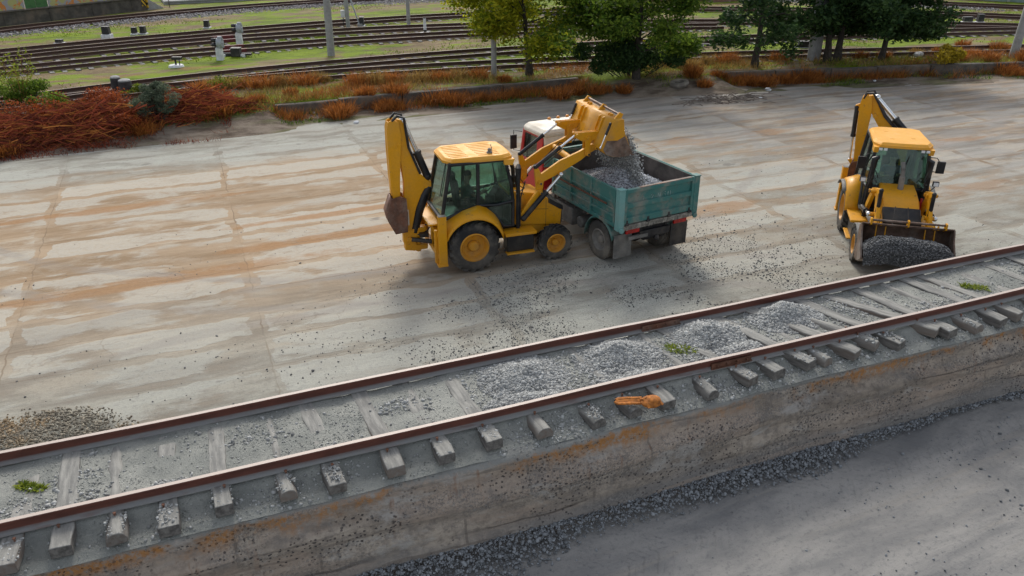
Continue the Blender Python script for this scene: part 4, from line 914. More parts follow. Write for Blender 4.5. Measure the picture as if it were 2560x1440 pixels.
# gravel piles on the track, each its own heap
names = ['crushed stone pile between the rails, leftmost of the big ones', 'crushed stone pile between the rails, behind the orange strap', 'crushed stone pile between the rails beside the lime green weed', 'crushed stone pile between the rails, rightmost of the big ones',
         'low spread of stones at the near rail below the leftmost pile', 'low spread of stones at the near rail just left of the lime weed', 'small spill of stones by the near rail at the left of the photo', 'low spread of stones right of the lime green weed']
for k, (cx, cy, h, rx, ry) in enumerate(PW):
    xs = np.arange(cx-rx*1.15, cx+rx*1.15, .04); ys = np.arange(max(9.66, cy-ry*1.15), min(11.04, cy+ry*1.15), .04)
    t = thing('gravel_pile', names[k], 'gravel pile', (cx, cy, 1.6), 0, 'gravel piles on the raised track')
    zf = lambda X, Y: np.where(pile_h(X, Y, k) > .004, ballast_z(X, Y)+pile_h(X, Y, k), ballast_z(X, Y)-.03)
    g = grid('heap_body', xs-cx, ys-cy, lambda X, Y: zf(X+cx, Y+cy)-1.6, 'gravel_body'); g.parent = t
    n = int(8500*rx*ry/.25); th = rng.uniform(0, 2*math.pi, n); rr = np.sqrt(rng.random(n))*1.2; px = cx+rx*rr*np.cos(th); py = cy+ry*rr*np.sin(th)
    ok = (py > 9.64) & (py < 11.07); px, py, rr = px[ok], py[ok], rr[ok]; keep = rng.random(len(px)) < np.clip(1.35-rr*.75, 0, 1); px, py = px[keep], py[keep]
    pz = ballast_z(px, py)+pile_h(px, py, k)+.004-1.6
    s = stones('loose_stones', np.stack([px-cx, py-cy, pz], 1), rng.gamma(3.2, .0085, len(px)).clip(.01, .08), 'stone_grey'); s.parent = t; kind(s, 'stuff')
# loose stones strewn elsewhere on the bank and in the yard
def spots(n, x0, x1, y0, y1, dens): 
    x = rng.uniform(x0, x1, n); y = rng.uniform(y0, y1, n); k = rng.random(n) < dens(x, y); return x[k], y[k]
x, y = spots(34000, -4, 19, 9.0, 11.3, lambda x, y: np.clip(.05+.8*np.clip(fbm(x*.9+5, y*2, 4)*4, 0, 1)*np.where((y > 9.6)|(x > 4), 1, .6)+.5*((x > 3.4)&(x < 11.5)), 0, 1)*((np.abs(y-9.56) > .09)&(np.abs(y-11.15) > .09)))
s1 = stones('loose_stones', np.stack([x, y, ballast_z(x, y)+pile_h(x, y)+.004], 1), rng.gamma(5, .0065, len(x)).clip(.012, .07), 'stone_grey')
x, y = spots(42000, -4, 19, 9.02, 11.3, lambda x, y: np.clip(.5+fbm(x*2, y*2, 3)*2, .1, 1)*((np.abs(y-9.56) > .085)&(np.abs(y-11.15) > .085)))
s1b = stones('grey_grit', np.stack([x, y, ballast_z(x, y)+pile_h(x, y)*(np.abs(y-10.36) < .75)+.002], 1), rng.uniform(.008, .026, len(x)), 'grit')
kind(tag(s1b, 'fine grey grit covering the raised track bed', 'grit'), 'stuff')
kind(tag(s1, 'loose grey stones strewn over the raised track bed', 'stones'), 'stuff')
x, y = spots(70000, -4, 19, 7.3, 8.85, lambda x, y: np.clip(1.25-(8.72-y)/((.76-.045*x+.10*np.sin(x*.9)+.05*np.sin(x*2.3)).clip(.12, 1.3)), 0, 1)**1.1)
ridge = .20*np.exp(-((y-8.66)/.3)**2)*np.clip(1.1-x/16, .2, 1)
s2 = stones('spilled_gravel', np.stack([x, y, ridge+.01], 1), rng.gamma(4, .008, len(x)).clip(.012, .085), 'stone_blue')
kind(tag(s2, 'band of blue grey crushed stone along the foot of the retaining wall', 'gravel'), 'stuff')
x, y = spots(9000, -3, 20, 2.2, 8.2, lambda x, y: np.clip(.03+.5*np.clip(fbm(x*.4, y*1.5+7, 4)*5, 0, 1)+.3*(np.abs(y-(4.1+.06*x)) < .2), 0, 1))
s3 = stones('road_stones', np.stack([x, y, road_z(x, y)+.006], 1), rng.gamma(3.5, .0075, len(x)).clip(.01, .07), 'stone_blue')
kind(tag(s3, 'loose small stones scattered over the lower haul road', 'stones'), 'stuff')
def yd(x, y):
    c = np.exp(-((x-8.6)/4.4)**2-((y-14.9)/2.9)**2)*1.1+.4*np.exp(-((y-12.2)/1.3)**2)*(x > 2)+.3*np.exp(-((x-13.2)/2.)**2-((y-16.5)/4)**2)+.014
    tr = np.exp(-((x-13.3-.12*(y-14.5)**2)/.28)**2)*(y < 17.5)*.8                  # windrow beside the tyre track
    return np.clip((c*np.clip(.35+fbm(x*.75, y*1.1, 5)*4.5, .02, 1)+tr), 0, 1)
x, y = spots(150000, -5, 22, 11.6, 24, yd)
s4 = stones('yard_stones', np.stack([x, y, y*0+.006], 1), rng.gamma(3, .007, len(x)).clip(.008, .07), 'stone_yard')
kind(tag(s4, 'dark stones scattered over the yard floor below the machines', 'stones'), 'stuff')
x, y = spots(26000, -6, .2, 12.6, 16.4, lambda x, y: np.clip(1.5-(((x+4.6)/2.9)**2+((y-14.1)/1.25)**2)*1.5+fbm(x*2, y*2)*1.6, 0, 1))
zz = .15*np.clip(1.1-((x+4.2)/3.4)**2-((y-13.9)/1.3)**2, 0, 1)
s5 = stones('coarse_gravel_bank', np.stack([x, y, zz+.008], 1), rng.gamma(4, .008, len(x)).clip(.012, .08), 'stone_brown')
kind(tag(s5, 'bank of brown grey gravel in the yard behind the far rail at left', 'gravel'), 'stuff')

# rail and sleeper makers
def rail_profile(s=1.):
    return [(a*s, b*s) for a, b in ((-.066, 0), (.066, 0), (.066, .012), (.012, .034), (.009, .118), (.034, .128), (.036, .158), (.028, .166), (-.028, .166), (-.036, .158), (-.034, .128), (-.009, .118), (-.012, .034), (-.066, .012))]
def sweep_rail(name, mat, pts, parent, top=None):
    pr = rail_profile(top or 1.); m = MB(); n = len(pr); vs = []
    P = [Vector(p) for p in pts]
    for i, p in enumerate(P):
        t = (P[min(i+1, len(P)-1)]-P[max(0, i-1)]).normalized(); w = Vector((-t.y, t.x, 0))
        for a, h in pr: vs.append((p.x+w.x*a, p.y+w.y*a, p.z+h))
    fs = [(i*n+k, i*n+(k+1) % n, (i+1)*n+(k+1) % n, (i+1)*n+k) for i in range(len(P)-1) for k in range(n)]+[tuple(range(n)), tuple(range(len(vs)-n, len(vs)))]
    m.add(vs, fs); return m.build(name, mat, parent)
def rail_mat(name, web, head, dustc=None):
    t = NT(name); p = t.pos(True); nz = t.sep(t.n('NewGeometry').outputs['Normal'])[2]; n = t.noise(t.mp(p, (1.2, 6, 6)), 1.5, 5, .65)
    c = t.mix(t.ss(n, .3, .7), web, tuple(v*.6 for v in web))
    if dustc:                                              # dust lies on the foot, up to the web
        c = t.mix(t.ma('MULTIPLY', t.ss(t.sep(t.pos())[2], 1.72, 1.68), t.ss(n, .25, .5, .5, .97)), c, dustc)
    up = t.ma('MULTIPLY', t.ss(nz, .7, .95), t.ss(t.sep(t.pos())[2], 1.79, 1.80) if dustc else 1.)
    c = t.mix(up, c, head)
    return t.fin(c, .55, n, .1, .004)
M['rail_near'] = rail_mat('rusty_near_rail', (.135, .042, .027), (.46, .38, .33), (.25, .255, .25))
M['rail_far'] = rail_mat('shaded_rusty_yard_rail', (.07, .027, .017), (.19, .135, .105))  # rust brown, web darkened to carry the shade on the rail sides
def wood_mat():
    t = NT('dusty_sleeper_timber'); g = t.n('TexCoord').outputs['Object']; oi = t.n('ObjectInfo').outputs['Random']
    q = t.n('VectorMath', operation='ADD'); t.l(t.mp(g, (9, 1.2, 9)), q.inputs[0]); cb = t.n('CombineXYZ'); t.l(t.ma('MULTIPLY', oi, 31.), cb.inputs[0]); t.l(cb.outputs[0], q.inputs[1])
    n = t.noise(q.outputs[0], 1.4, 6, .65); n2 = t.noise(g, 25, 4)
    nz = t.sep(t.n('NewGeometry').outputs['Normal'])[2]
    body = t.mix(t.ss(n, .3, .7), t.mix(t.ss(oi, .3, .7), (.075, .07, .066), (.17, .135, .11)), (.2, .19, .175))
    dust = t.mix(t.ss(n, .35, .65), (.2, .2, .19), (.335, .33, .305))
    c = t.mix(t.ma('MULTIPLY', t.ss(nz, .3, .9), .92), body, dust)
    return t.fin(c, .92, t.ma('ADD', n, t.ma('MULTIPLY', n2, .4)), .7, .02, 0, .2)
M['wood'] = wood_mat()
nt = thing('railway_track', 'raised railway track with rusty rails along the top of the retaining wall', 'railway track', (0, 0, 0), 0, 'railway tracks')
ZR = 1.655
for y in (9.56, 11.15):
    r_ = sweep_rail('rail', 'rail_near', [(x, y+.012*math.sin(x*.7+y), ZR+.006*math.sin(x*1.3)) for x in np.arange(WX0, WX1, .5)], nt, 1.13)
    if y < 10: fx = at(1845, 915, 1.75).x; sgn = -1
    else: fx = at(1660, 815, 1.75).x; sgn = -1
    m = MB(); m.box(fx, y+sgn*.035, ZR+.075, .8, .03, .085); m.box(fx, y+sgn*.05, ZR+.028, .82, .045, .02); m.build('fishplate', 'rust', r_)
    m = MB()
    for k in range(4): m.tube((fx-.3+k*.2, y+sgn*.04, ZR+.08), (fx-.3+k*.2, y+sgn*.085, ZR+.08), .018, n=6)
    m.build('fish_bolts', 'rust', r_)
SLP = [30, 155, 287, 418, 554, 709, 827, 975, 1098, 1218, 1342, 1470, 1565, 1648, 1757, 1852, 1924, 1997, 2051, 2112, 2170, 2227, 2318, 2355, 2422, 2485, 2530]
def sleeper_mesh(seed, L=2.32, w=.245, h=.17, round_=False, split=False):
    q = random.Random(seed); m = MB(); n = 15
    if round_: sec = [(-.5, 0), (-.5, .45), (-.36, .82), (-.15, 1), (.15, 1), (.36, .82), (.5, .45), (.5, 0)]
    else: c_ = q.uniform(.02, .12); sec = [(-.5, 0), (-.5, .88), (-.5+c_, 1), (.5-c_, 1), (.5, .88), (.5, 0)]
    rows = []
    for i in range(n):
        v = -L/2+L*i/(n-1)+(q.uniform(-.02, .02) if i in (0, n-1) else 0); ww = w*(1+.05*math.sin(i*1.7+seed)+q.uniform(-.03, .03)); hh = h*(1+q.uniform(-.05, .03)-.06*(i == 0)); bx = .012*math.sin(i*.6+seed)
        rows.append([(bx+a*ww+q.uniform(-.006, .006), v+q.uniform(-.01, .01)*(i in (0, n-1)), b*hh) for a, b in sec])
    k = len(sec); vs = [p for r in rows for p in r]
    fs = [(i*k+j, i*k+(j+1) % k, (i+1)*k+(j+1) % k, (i+1)*k+j) for i in range(n-1) for j in range(k)]+[tuple(range(k)), tuple(range(len(vs)-k, len(vs)))]
    m.add(vs, fs); return m
TOPS = []
for i, px in enumerate([-520, -390, -250, -110]+SLP+[2600, 2680, 2760]):
    yy = 1310-.2297*px+48; p = at(px, yy, 1.65); q = random.Random(i)
    sk = {1852: .28, 1997: .3, 2112: .38, 2170: .42, 2227: .34, 2318: .46}.get(px, np.interp(px, [0, 900, 1600, 2560], [-.02, .05, .1, .2])+q.uniform(-.05, .05))
    proud = -.012+q.uniform(-.012, .01)+(.03 if px in (1997, 2112, 2170, 2318) else 0)
    o = sleeper_mesh(i, w=.25+q.uniform(-.02, .02), round_=px in (287, 709, 1342, 1470, 1565, 1757, 2051, 2170, 2422), h=.185).build('sleeper', 'wood', nt, .012)
    # the sleeper crosses the near rail at p; its middle lies on the track axis
    o.location = (p.x-.62*math.tan(sk), 10.2+q.uniform(-.05, .04), 1.655-.182+proud); o.rotation_euler = (q.uniform(-.02, .02), q.uniform(-.03, .03), sk)
    TOPS.append((o.location.x, o.location.y, sk, o.location.z+.186))
    m = MB()
    for yy_ in (-.78, -.53): m = MB(); u_ = q.uniform(-.05, .05); m.lathe([(0, .17), (.013, .17), (.013, .215), (.024, .218), (.02, .232), (0, .234)], (u_, yy_, 0), 7, 'z', close=False); m.build('rail_spike', 'rust', o)
pts = []
for i, (x, y, sk, z) in enumerate(TOPS):
    if i % 3 == 2 and i % 4: continue
    n = int(rng.integers(15, 150)); lx = rng.normal(0, .07, n).clip(-.12, .12); ly = -1.13+.40*rng.random(n)**.8; c_, s_ = math.cos(sk), math.sin(sk)
    pts.append(np.stack([x+lx*c_-ly*s_, y+lx*s_+ly*c_, np.full(n, z-.004)], 1))
pts = np.concatenate(pts); so_ = stones('sleeper_stones', pts, rng.gamma(3, .0095, len(pts)).clip(.01, .06), 'stone_grey'); kind(tag(so_, 'small grey stones lying on the sleeper ends outside the near rail', 'stones'), 'stuff')
# weeds in the track and the strap
def blades(n, cx, cy, cz, r, h, wd, lean=.5, arch=.3, ry=None, up=.9, q=rng):
    """thin two-segment stems; returns verts, faces"""
    th = q.uniform(0, 2*math.pi, n); rr = np.sqrt(q.random(n))*r*.55
    bx = cx+rr*np.cos(th); by = cy+rr*np.sin(th)*((ry or r)/r)
    hh = h*q.uniform(.45, 1.0, n)*(1-.35*(rr/(r*.55+1e-6))**2); dx = np.cos(th)*q.uniform(.1, 1, n)*r*lean; dy = np.sin(th)*q.uniform(.1, 1, n)*(ry or r)*lean
    a = q.uniform(0, 2*math.pi, n); wx = np.cos(a)*wd; wy = np.sin(a)*wd
    V = np.zeros((n, 6, 3)); z0 = np.full(n, cz) if np.isscalar(cz) else cz
    V[:, 0] = np.stack([bx-wx*.5, by-wy*.5, z0-.02], 1); V[:, 1] = np.stack([bx+wx*.5, by+wy*.5, z0-.02], 1)
    V[:, 2] = np.stack([bx+dx*.45-wx, by+dy*.45-wy, z0+hh*.6*up], 1); V[:, 3] = np.stack([bx+dx*.45+wx, by+dy*.45+wy, z0+hh*.6*up], 1)
    V[:, 4] = np.stack([bx+dx-wx*.35, by+dy-wy*.35, z0+hh*(1-arch*q.random(n))], 1); V[:, 5] = np.stack([bx+dx+wx*.35, by+dy+wy*.35, V[:, 4, 2]], 1)
    b = (np.arange(n)*6)[:, None, None]; Fc = np.array([[0, 1, 3, 2], [2, 3, 5, 4]])[None]+b
    return V.reshape(-1, 3), Fc.reshape(-1, 4)
def merge(parts):
    vs, fs, o = [], [], 0
    for v, f in parts: vs.append(v); fs.append(f+o); o += len(v)
    return np.concatenate(vs), np.concatenate(fs)
def plant(name, label, cat, p, parts, mat, group=None):
    v, f = merge(parts); v = v-np.array([p[0], p[1], p[2]])
    o = raw(name, v, f, mat); o.location = p; return tag(o, label, cat, group)
for px, py, r, lab, mt, sx in ((1690, 872, .16, 'lime green weed growing among the gravel piles on the track', 'leaf_lime', 1), (1705, 890, .12, None, 'leaf_lime', 1), (62, 1215, .1, 'small yellow-green weed between the sleepers at far left of the track', 'leaf_lime', 1), (2425, 716, .16, 'mossy weed beside a sleeper at the right end of the track', 'leaf_lime', 1)):
    if lab is None: continue
    p = at(px, py, 1.65); p.z = float(ballast_z(np.array([p.x]), np.array([p.y]))[0])
    pr = [blades(60, p.x+dx, p.y+dy, p.z, r, .07, .012, .9, .6) for dx, dy in ((0, 0), (.1, -.06), (.2, -.12), (-.05, .06))]
    plant('weed', lab, 'weed', p, pr, mt, 'weeds on the raised track')
p = at(1600, 1012, 1.64); t = thing('lifting_strap', 'folded orange webbing strap lying across a sleeper end outside the near rail', 'strap', (p.x, p.y, 1.655))
m = MB()
lp = [(.0, -.02, .03), (-.12, .01, .045), (-.27, .05, .05), (-.36, .085, .05), (-.375, .11, .055), (-.34, .125, .06), (-.2, .10, .055), (-.06, .05, .05), (.04, .02, .05)]
m.path(lp, [.036]*len(lp), 8, flat=.55)
m.path([(x+.02, y+.035, z+.02) for x, y, z in lp[4:]], [.03]*5, 8, flat=.5); m.build('loop', 'orange_strap', t)
m = MB(); m.sphere((.15, -.07, .05), .17, .15, .07, 18, 9); m.sphere((.18, -.085, .085), .125, .115, .06, 16, 8)
for k in range(5): m.path([(.02+.045*k, .05, .05), (.035+.05*k, -.03, .125-.008*abs(k-2)), (.05+.06*k, -.2, .04)], [.024]*3, 6, flat=.6)
m.build('folded_bundle', 'orange_strap', t)
# ------------------------------------------------------------------ the yard tracks behind
TR = {
 'A': ([(0, 67), (160, 49), (320, 32), (480, 17), (640, 6), (2330, 1), (2544, 12)], [(0, 80), (160, 62), (320, 46), (480, 33), (640, 21), (2330, 8), (2544, 21)], 'farthest dark railway track, beside the loading platform at top left'),
 'B': ([(0, 126), (320, 92.5), (640, 64.5), (960, 43.3), (1180, 33), (1695, 17.5), (2340, 26), (2544, 39)], [(0, 134.5), (320, 101), (640, 72.5), (960, 48.5), (1180, 39), (1695, 23.5), (2340, 31), (2544, 44)], 'second railway track from the platform, past the pale ballast strip'),
 'C': ([(0, 145), (320, 110.6), (640, 85), (960, 67), (1150, 58), (1690, 48), (2330, 55), (2540, 60)], [(0, 155), (320, 120), (640, 93.5), (960, 74), (1150, 66), (1690, 57.5), (2330, 61), (2540, 66)], 'railway track running just behind the two dwarf signals'),
 'D': ([(0, 171), (320, 137.5), (640, 109), (960, 87.5), (1200, 76), (1690, 60)], [(0, 181), (320, 149), (640, 119), (960, 98), (1200, 86), (1690, 68)], 'railway track in front of the farther dwarf signal, behind the nearest tall pole'),
 'E': ([(0, 249), (280, 212), (480, 188), (640, 170), (960, 139.4), (1230, 120), (1680, 96), (1830, 89), (2330, 75), (2540, 69)], [(0, 257), (280, 222), (480, 200), (640, 183), (960, 152.3), (1230, 133), (1680, 105.6), (1830, 99), (2330, 83), (2540, 77)], 'second nearest yard track, passing in front of the nearest tall pole'),
 'F': ([(0, 261.5), (280, 225), (640, 189), (960, 167.5), (1230, 155), (1690, 134), (1960, 126), (2300, 118), (2540, 115)], [(0, 270), (280, 236), (640, 200), (960, 179), (1230, 166), (1690, 145), (1960, 137), (2300, 129), (2540, 123)], 'nearest yard track, right behind the dry weeds and the trees')}
slm = None
for key, (far, near, lab) in TR.items():
    C_ = np.array([(np.array(at(*p, z=.78))[:2]+np.array(at(*q, z=.78))[:2])/2 for p, q in zip(far, near)])
    pf = np.polyfit(C_[:, 0], C_[:, 1], 3 if len(C_) > 7 else 2); x0, x1 = C_[0, 0]-6, C_[-1, 0]+(8 if key != 'D' else 3)
    t = thing('railway_track', lab, 'railway track', (0, 0, 0), 0, 'railway tracks')
    xs = np.arange(x0, x1, .8); ys = np.polyval(pf, xs); dy = np.polyval(np.polyder(pf), xs); nn = np.stack([-dy, np.ones_like(dy)], 1)/np.hypot(1, dy)[:, None]
    for s in (-1, 1): sweep_rail('rail', 'rail_far', [(x+n[0]*.76*s, y+n[1]*.76*s, .61) for x, y, n in zip(xs, ys, nn)], t, 1.2)
    for jx in {'D': (585,), 'C': (560,)}.get(key, ()):
        g_ = at(jx, 120 if key == 'D' else 97, .78); xx = g_.x; m = MB(); yy = float(np.polyval(pf, xx)); sl_ = float(np.polyval(np.polyder(pf), xx))
        for s in (-1, 1): m = MB(); m.box(xx, yy-.76*s, .72, 1.25, .15, .2, ((0, 0, 1), math.atan(sl_))); m.build('painted_joint', 'red_dark', t)
    st = max(.62, (x1-x0)/99.); k = 0
    if slm is None:
        slm = sleeper_mesh(3, 2.6, .25, .17).mesh('sleeper', 'wood')
    x = x0
    while x < x1 and k < 100:
        o = bpy.data.objects.new('sleeper', slm); COL.objects.link(o); o.parent = t; y = np.polyval(pf, x); o.location = (x, y, .43+random.uniform(-.045, .02)); o.rotation_euler = (0, 0, math.atan(np.polyval(np.polyder(pf), x))+random.uniform(-.03, .03)); x += st; k += 1
    if key == 'A':
        x = rng.uniform(-16, 60, 13000); y = np.polyval(pf, x)-rng.uniform(.4, 3.1, 13000)
        sb = stones('pale_ballast', np.stack([x, y, .60-.06*(np.polyval(pf, x)-y-1)+rng.uniform(-.02, .05, len(x))], 1), rng.uniform(.07, .2, len(x)), 'stone_pale'); kind(tag(sb, 'strip of pale grey ballast stones along the farthest track', 'ballast'), 'stuff')
# loading platform, top left
def pm(name, c1, c2, c3, s):
    t = NT(name); p = t.pos(True); n = t.noise(p, s, 4, .6, .8); n2 = t.noise(t.mp(p, (1, 1, 1), (5, 2, 3)), s*1.3, 3, .5, 1.)
    return t.fin(t.mix(t.ss(n2, .52, .56), t.mix(t.ss(n, .47, .5), c1, c2), c3), .8)
M['mural'] = pm('orange_grey_mural', (.58, .22, .05), (.34, .33, .33), (.42, .40, .16), 1.3)
t = NT('hazard_stripes'); w = t.n('TexWave', wave_type='BANDS', bands_direction='DIAGONAL'); t.l(t.pos(True), w.inputs[0]); w.inputs['Scale'].default_value = 1.6
M['hazard'] = t.fin(t.mix(t.ss(w.outputs['Fac'], .45, .55), (.02, .02, .02), (.62, .4, .03)), .6)
b0 = at(0, 66, .6); b1 = at(368, 24, .6); d = (b1-b0).normalized(); nn = Vector((-d.y, d.x, 0)); ang = math.atan2(d.y, d.x); L = (b1-b0).length
lp = thing('loading_platform', 'long concrete loading platform with painted boards on top at top left', 'platform', tuple(b0), ang)
m = MB(); m.box(L/2-15, 3, .2, L+30, 6, 1.3); m.box(L/2-15, 2.95, .88, L+30.2, 6.1, .07)
for k in range(9): m.box(-12+k*3.1, -.02, .3, .06, .05, 1.1)
m.build('platform_base', 'concrete_dark', lp, .02)
def board(xa, xb, mat, nm): q = MB(); q.box((xa+xb)/2, .35, 1.75, xb-xa-.04, .08, 1.65); q.build(nm, mat, lp)
board(-30, 2.05, 'mural', 'painted_board'); board(2.1, 2.85, 'green_paint', 'green_board'); board(2.85, 3.65, 'green_paint', 'green_board'); board(3.7, L+.1, 'mural', 'painted_board')
m = MB(); m.box(L+.03, -.035, .5, .06, .34, .8); m.box(L-.2, -.03, .6, .3, .04, .62); m.build('hazard_plate', 'hazard', lp)
m = MB(); m.prism([(L+.06, 0-.4), (L+.06, .85), (L+1.5, -.05), (L+1.5, -.4)], .02, 5.5); m.build('ramp', 'concrete', lp)
q0 = at(412, 12, .6); q1 = at(760, -6, .6); dd = (q1-q0); m = MB(); an = math.atan2(dd.y, dd.x)
lq = thing('low_platform', 'pale low concrete slab running on from the platform ramp', 'platform', (*q0[:2], .5), an); m.box(dd.length/2, 2.4, .1, dd.length, 4.4, .35); m.box(dd.length/2, .18, .3, dd.length, .16, .12); m.build('slab', 'concrete', lq, .02)
def far_wall(px0, py0, px1, py1, h, mat, lab):
    a_ = at(px0, py0, .5); b_ = at(px1, py1, .5); d_ = b_-a_; t = thing('boundary_wall', lab, 'wall', (*a_[:2], .4), math.atan2(d_.y, d_.x)); m = MB(); n = max(2, int(d_.length/3))
    for k in range(n): m.box(d_.length*(k+.5)/n, 0, h/2, d_.length/n-.03, .14, h)
    m.build('panels', mat, t); m = MB()
    for k in range(n+1): m.box(d_.length*k/n, 0, h/2+.05, .22, .24, h+.1)
    m.build('posts', 'concrete', t)
M['brick'] = plain('weathered_brick', (.26, .13, .1), .9, .4, 3, .4)
M['panel_teal'] = plain('greenish_wall_panel', (.2, .27, .26), .85, .3, 1.5)
far_wall(2300, -8, 2640, 14, 1.8, 'panel_teal', 'greenish grey panel wall beyond the tracks at top right')
far_wall(1560, 5, 1860, 5, 1.6, 'brick', 'reddish brick wall beyond the tracks, seen between the tree crowns')

# low kerb walls
def kerb(xa, xb, lab, joints):
    t = thing('low_wall', lab, 'wall', (xa, float(edge(xa)), 0), 0, 'low concrete walls along the railway land'); m = MB()
    J = [xa]+joints+[xb]
    for a_, b_ in zip(J[:-1], J[1:]):
        n = max(2, int((b_-a_)/.7)); X_ = np.linspace(a_+.03, b_-.03, n); w = random.uniform(-.025, .025); tz = random.uniform(-.02, .03)
        rows = []
        for x in X_:
            y = float(edge(x)); e = random.uniform(-.012, .012); z1 = .58+tz+e
            rows.append([(x-xa, y-float(edge(xa))-.34+w+e, -.08), (x-xa, y-float(edge(xa))-.33+w+e, z1-.04), (x-xa, y-float(edge(xa))-.29+w, z1), (x-xa, y-float(edge(xa))+.02, z1-.01), (x-xa, y-float(edge(xa))+.03, -.08)])
        k = 5; vs = [p for r in rows for p in r]
        m.add(vs, [(i*k+j, i*k+(j+1) % k, (i+1)*k+(j+1) % k, (i+1)*k+j) for i in range(len(rows)-1) for j in range(k)]+[tuple(range(k)), tuple(range(len(vs)-k, len(vs)))])
    m.build('kerb_blocks', 'concrete_dark', t, .015)
kerb(3.4, 18.2, 'low weathered concrete wall left of the dark shrub, dry weeds before it', [6.2, 9.1, 14.1])
kerb(25.6, 60, 'low weathered concrete wall behind the right backhoe, under the dark trees', [28.4, 31.4, 34, 37, 40, 43, 46, 50, 55])

# poles
def pole(px, py, r, h, lab, lx=0., ly=0., two=False, z=.5):
    p = at(px, py, .58); t = thing('utility_pole', lab, 'pole', (p.x, p.y, z), 0, 'concrete poles in the rail yard')
    m = MB(); m.path([(0, 0, -.4), (lx*.33, ly*.33, h*.33), (lx*.66, ly*.66, h*.66), (lx, ly, h)], [r, r*.93, r*.85, r*.76], 20)
    if two: m.box(.36, .1, 2.2, .42, .42, 5.2)
    q = m.build('shaft', 'concrete', t); m = MB()
    for k in range(4): m.lathe([(r*.9+.005, -.012), (r*.9+.014, -.012), (r*.9+.014, .012), (r*.9+.005, .012)], (lx*(h*.55+k*.35)/h, ly*(h*.55+k*.35)/h, h*.55+k*.35), 16, 'z')
    m.build('steel_bands', 'dark', t); return t
p1 = pole(828, 138, .215, 9, 'thick grey concrete pole standing in grass, nearest of those left of the trees', .1)
pole(871, 69, .14, 9, 'slim grey pole with a small white box on it, behind the thick one', -.1)
pole(1022, 63, .135, 9, 'slim grey pole standing alone between tracks, left of the white marker post')
pole(1235, 189, .14, 9, 'dark grey concrete pole under the yellow-green tree')
pole(2026, 149, .2, 8, 'double concrete pole close behind the dark trees', 0, 0, True)
pole(2532, 142, .235, 9, 'leaning grey concrete pole near the right edge', .62)
def pole_at(px, py): return at(px, py, .58)
def small(name, lab, cat, px, py, fn, mat, z=.58, group=None, rz=0.):
    p = at(px, py, z); t = thing(name, lab, cat, (p.x, p.y, z), rz, group); fn(t); return t
LEFT = math.atan2(-RT[1], -RT[0])                      # the direction that points left in the photograph
def sig(t):
    m = MB(); m.prismz([(-.18, -.17), (.18, -.17), (.18, .17), (-.18, .17)], -.1, .72, .03); m.build('pedestal', 'whitewash', t, .02)
    m = MB(); m.path([(-.08, 0, .72), (-.08, 0, 1.02)], .24, 4); m.path([(-.24, 0, .98), (.04, 0, .98)], .26, 18); m.path([(-.24, 0, 1.2), (-.02, 0, 1.2)], .13, 18); m.build('lamp_head', 'signal_grey', t, .015)
    m = MB()
    for z in (.86, 1.1):
        n = 14; rows = [[(x, r_*math.cos(b), z+r_*math.sin(b)) for b in np.linspace(-.5, math.pi+.5, n)] for x, r_ in ((.03, .13), (.34, .115))]; m.loft(rows)
    m.build('hood', 'black', t, solid=.02)
    m = MB(); m.lathe([(0, 0), (.1, 0), (.1, .02), (0, .02)], (0, 0, 0), 16, 'z', close=False, xf=lambda v: (.05+v[2], v[0], .86+v[1])); m.build('lens', 'lens', t)
small('railway_signal', 'nearer dwarf signal on a white block, left of the other one', 'signal', 552, 153, sig, None, .5, 'dwarf signals', LEFT)
small('railway_signal', 'farther dwarf signal on a white block, up and right of the other one', 'signal', 600, 112, sig, None, .5, 'dwarf signals', LEFT)
def bx(w, d_, h, base=0.):
    def f(t):
        m = MB(); m.prismz([(-w/2, -d_/2), (w/2, -d_/2), (w/2, d_/2), (-w/2, d_/2)], base, base+h, .03); m.box(0, 0, base+h+.015, w*1.08, d_*1.08, .03); m.build('housing', 'dark', t, .01)
        m = MB(); m.box(0, 0, base/2-.05, w*1.35, d_*1.3, base+.06); m.build('base_block', 'whitewash', t, .02)
    return f
def stand(t):
    m = MB(); m.tube((0, 0, 0), (0, 0, .42), .05, n=8); m.box(.1, 0, .45, .5, .26, .14); m.tube((.2, 0, 0), (.2, 0, .42), .03, n=8); m.build('lever_stand', 'dark', t, .01)
    m = MB(); m.lathe([(0, -.05), (.42, -.05), (.36, .1), (0, .12)], (0, 0, 0), 18, 'z', close=False); m.build('base_block', 'whitewash', t)
G_ = 'black lineside boxes'
for px, py, w, h, bs, lab in ((269, 96, .45, .42, .28, 'black lineside box on a white block, left of the small bracket stand'), (337, 86, .3, .32, .1, 'small black bracket stand between two lineside boxes at upper left'), (359, 84, .34, .4, .05, 'small black lineside box beside the bracket stand at upper left'), (518, 70, .34, .4, .08, 'small black lineside box in the grass above the dwarf signals'), (149, 107, .4, .14, .04, 'flat dark lineside cover left of the white-based box'),
                              (2418, 55, .62, .28, .05, 'low wide black lineside box at upper right, beside a taller one'), (2449, 55, .42, .46, .05, 'taller black lineside box at upper right'), (905, 64, .3, .5, .05, 'dark green box at the foot of the thin stay'), (2375, 28, .3, .25, .05, 'tiny dark lineside box on the far track at top right'), (2015, 118, 1., .3, .03, 'long low dark point machine behind the double pole')):
    small('lineside_box', lab, 'lineside box', px, py, bx(w, .35, h, bs), None, .58, G_, LEFT+math.pi)
small('switch_stand', 'low black switch lever on a round white base, left of the signals', 'switch', 441, 167, stand, None, .56, None, LEFT+math.pi)
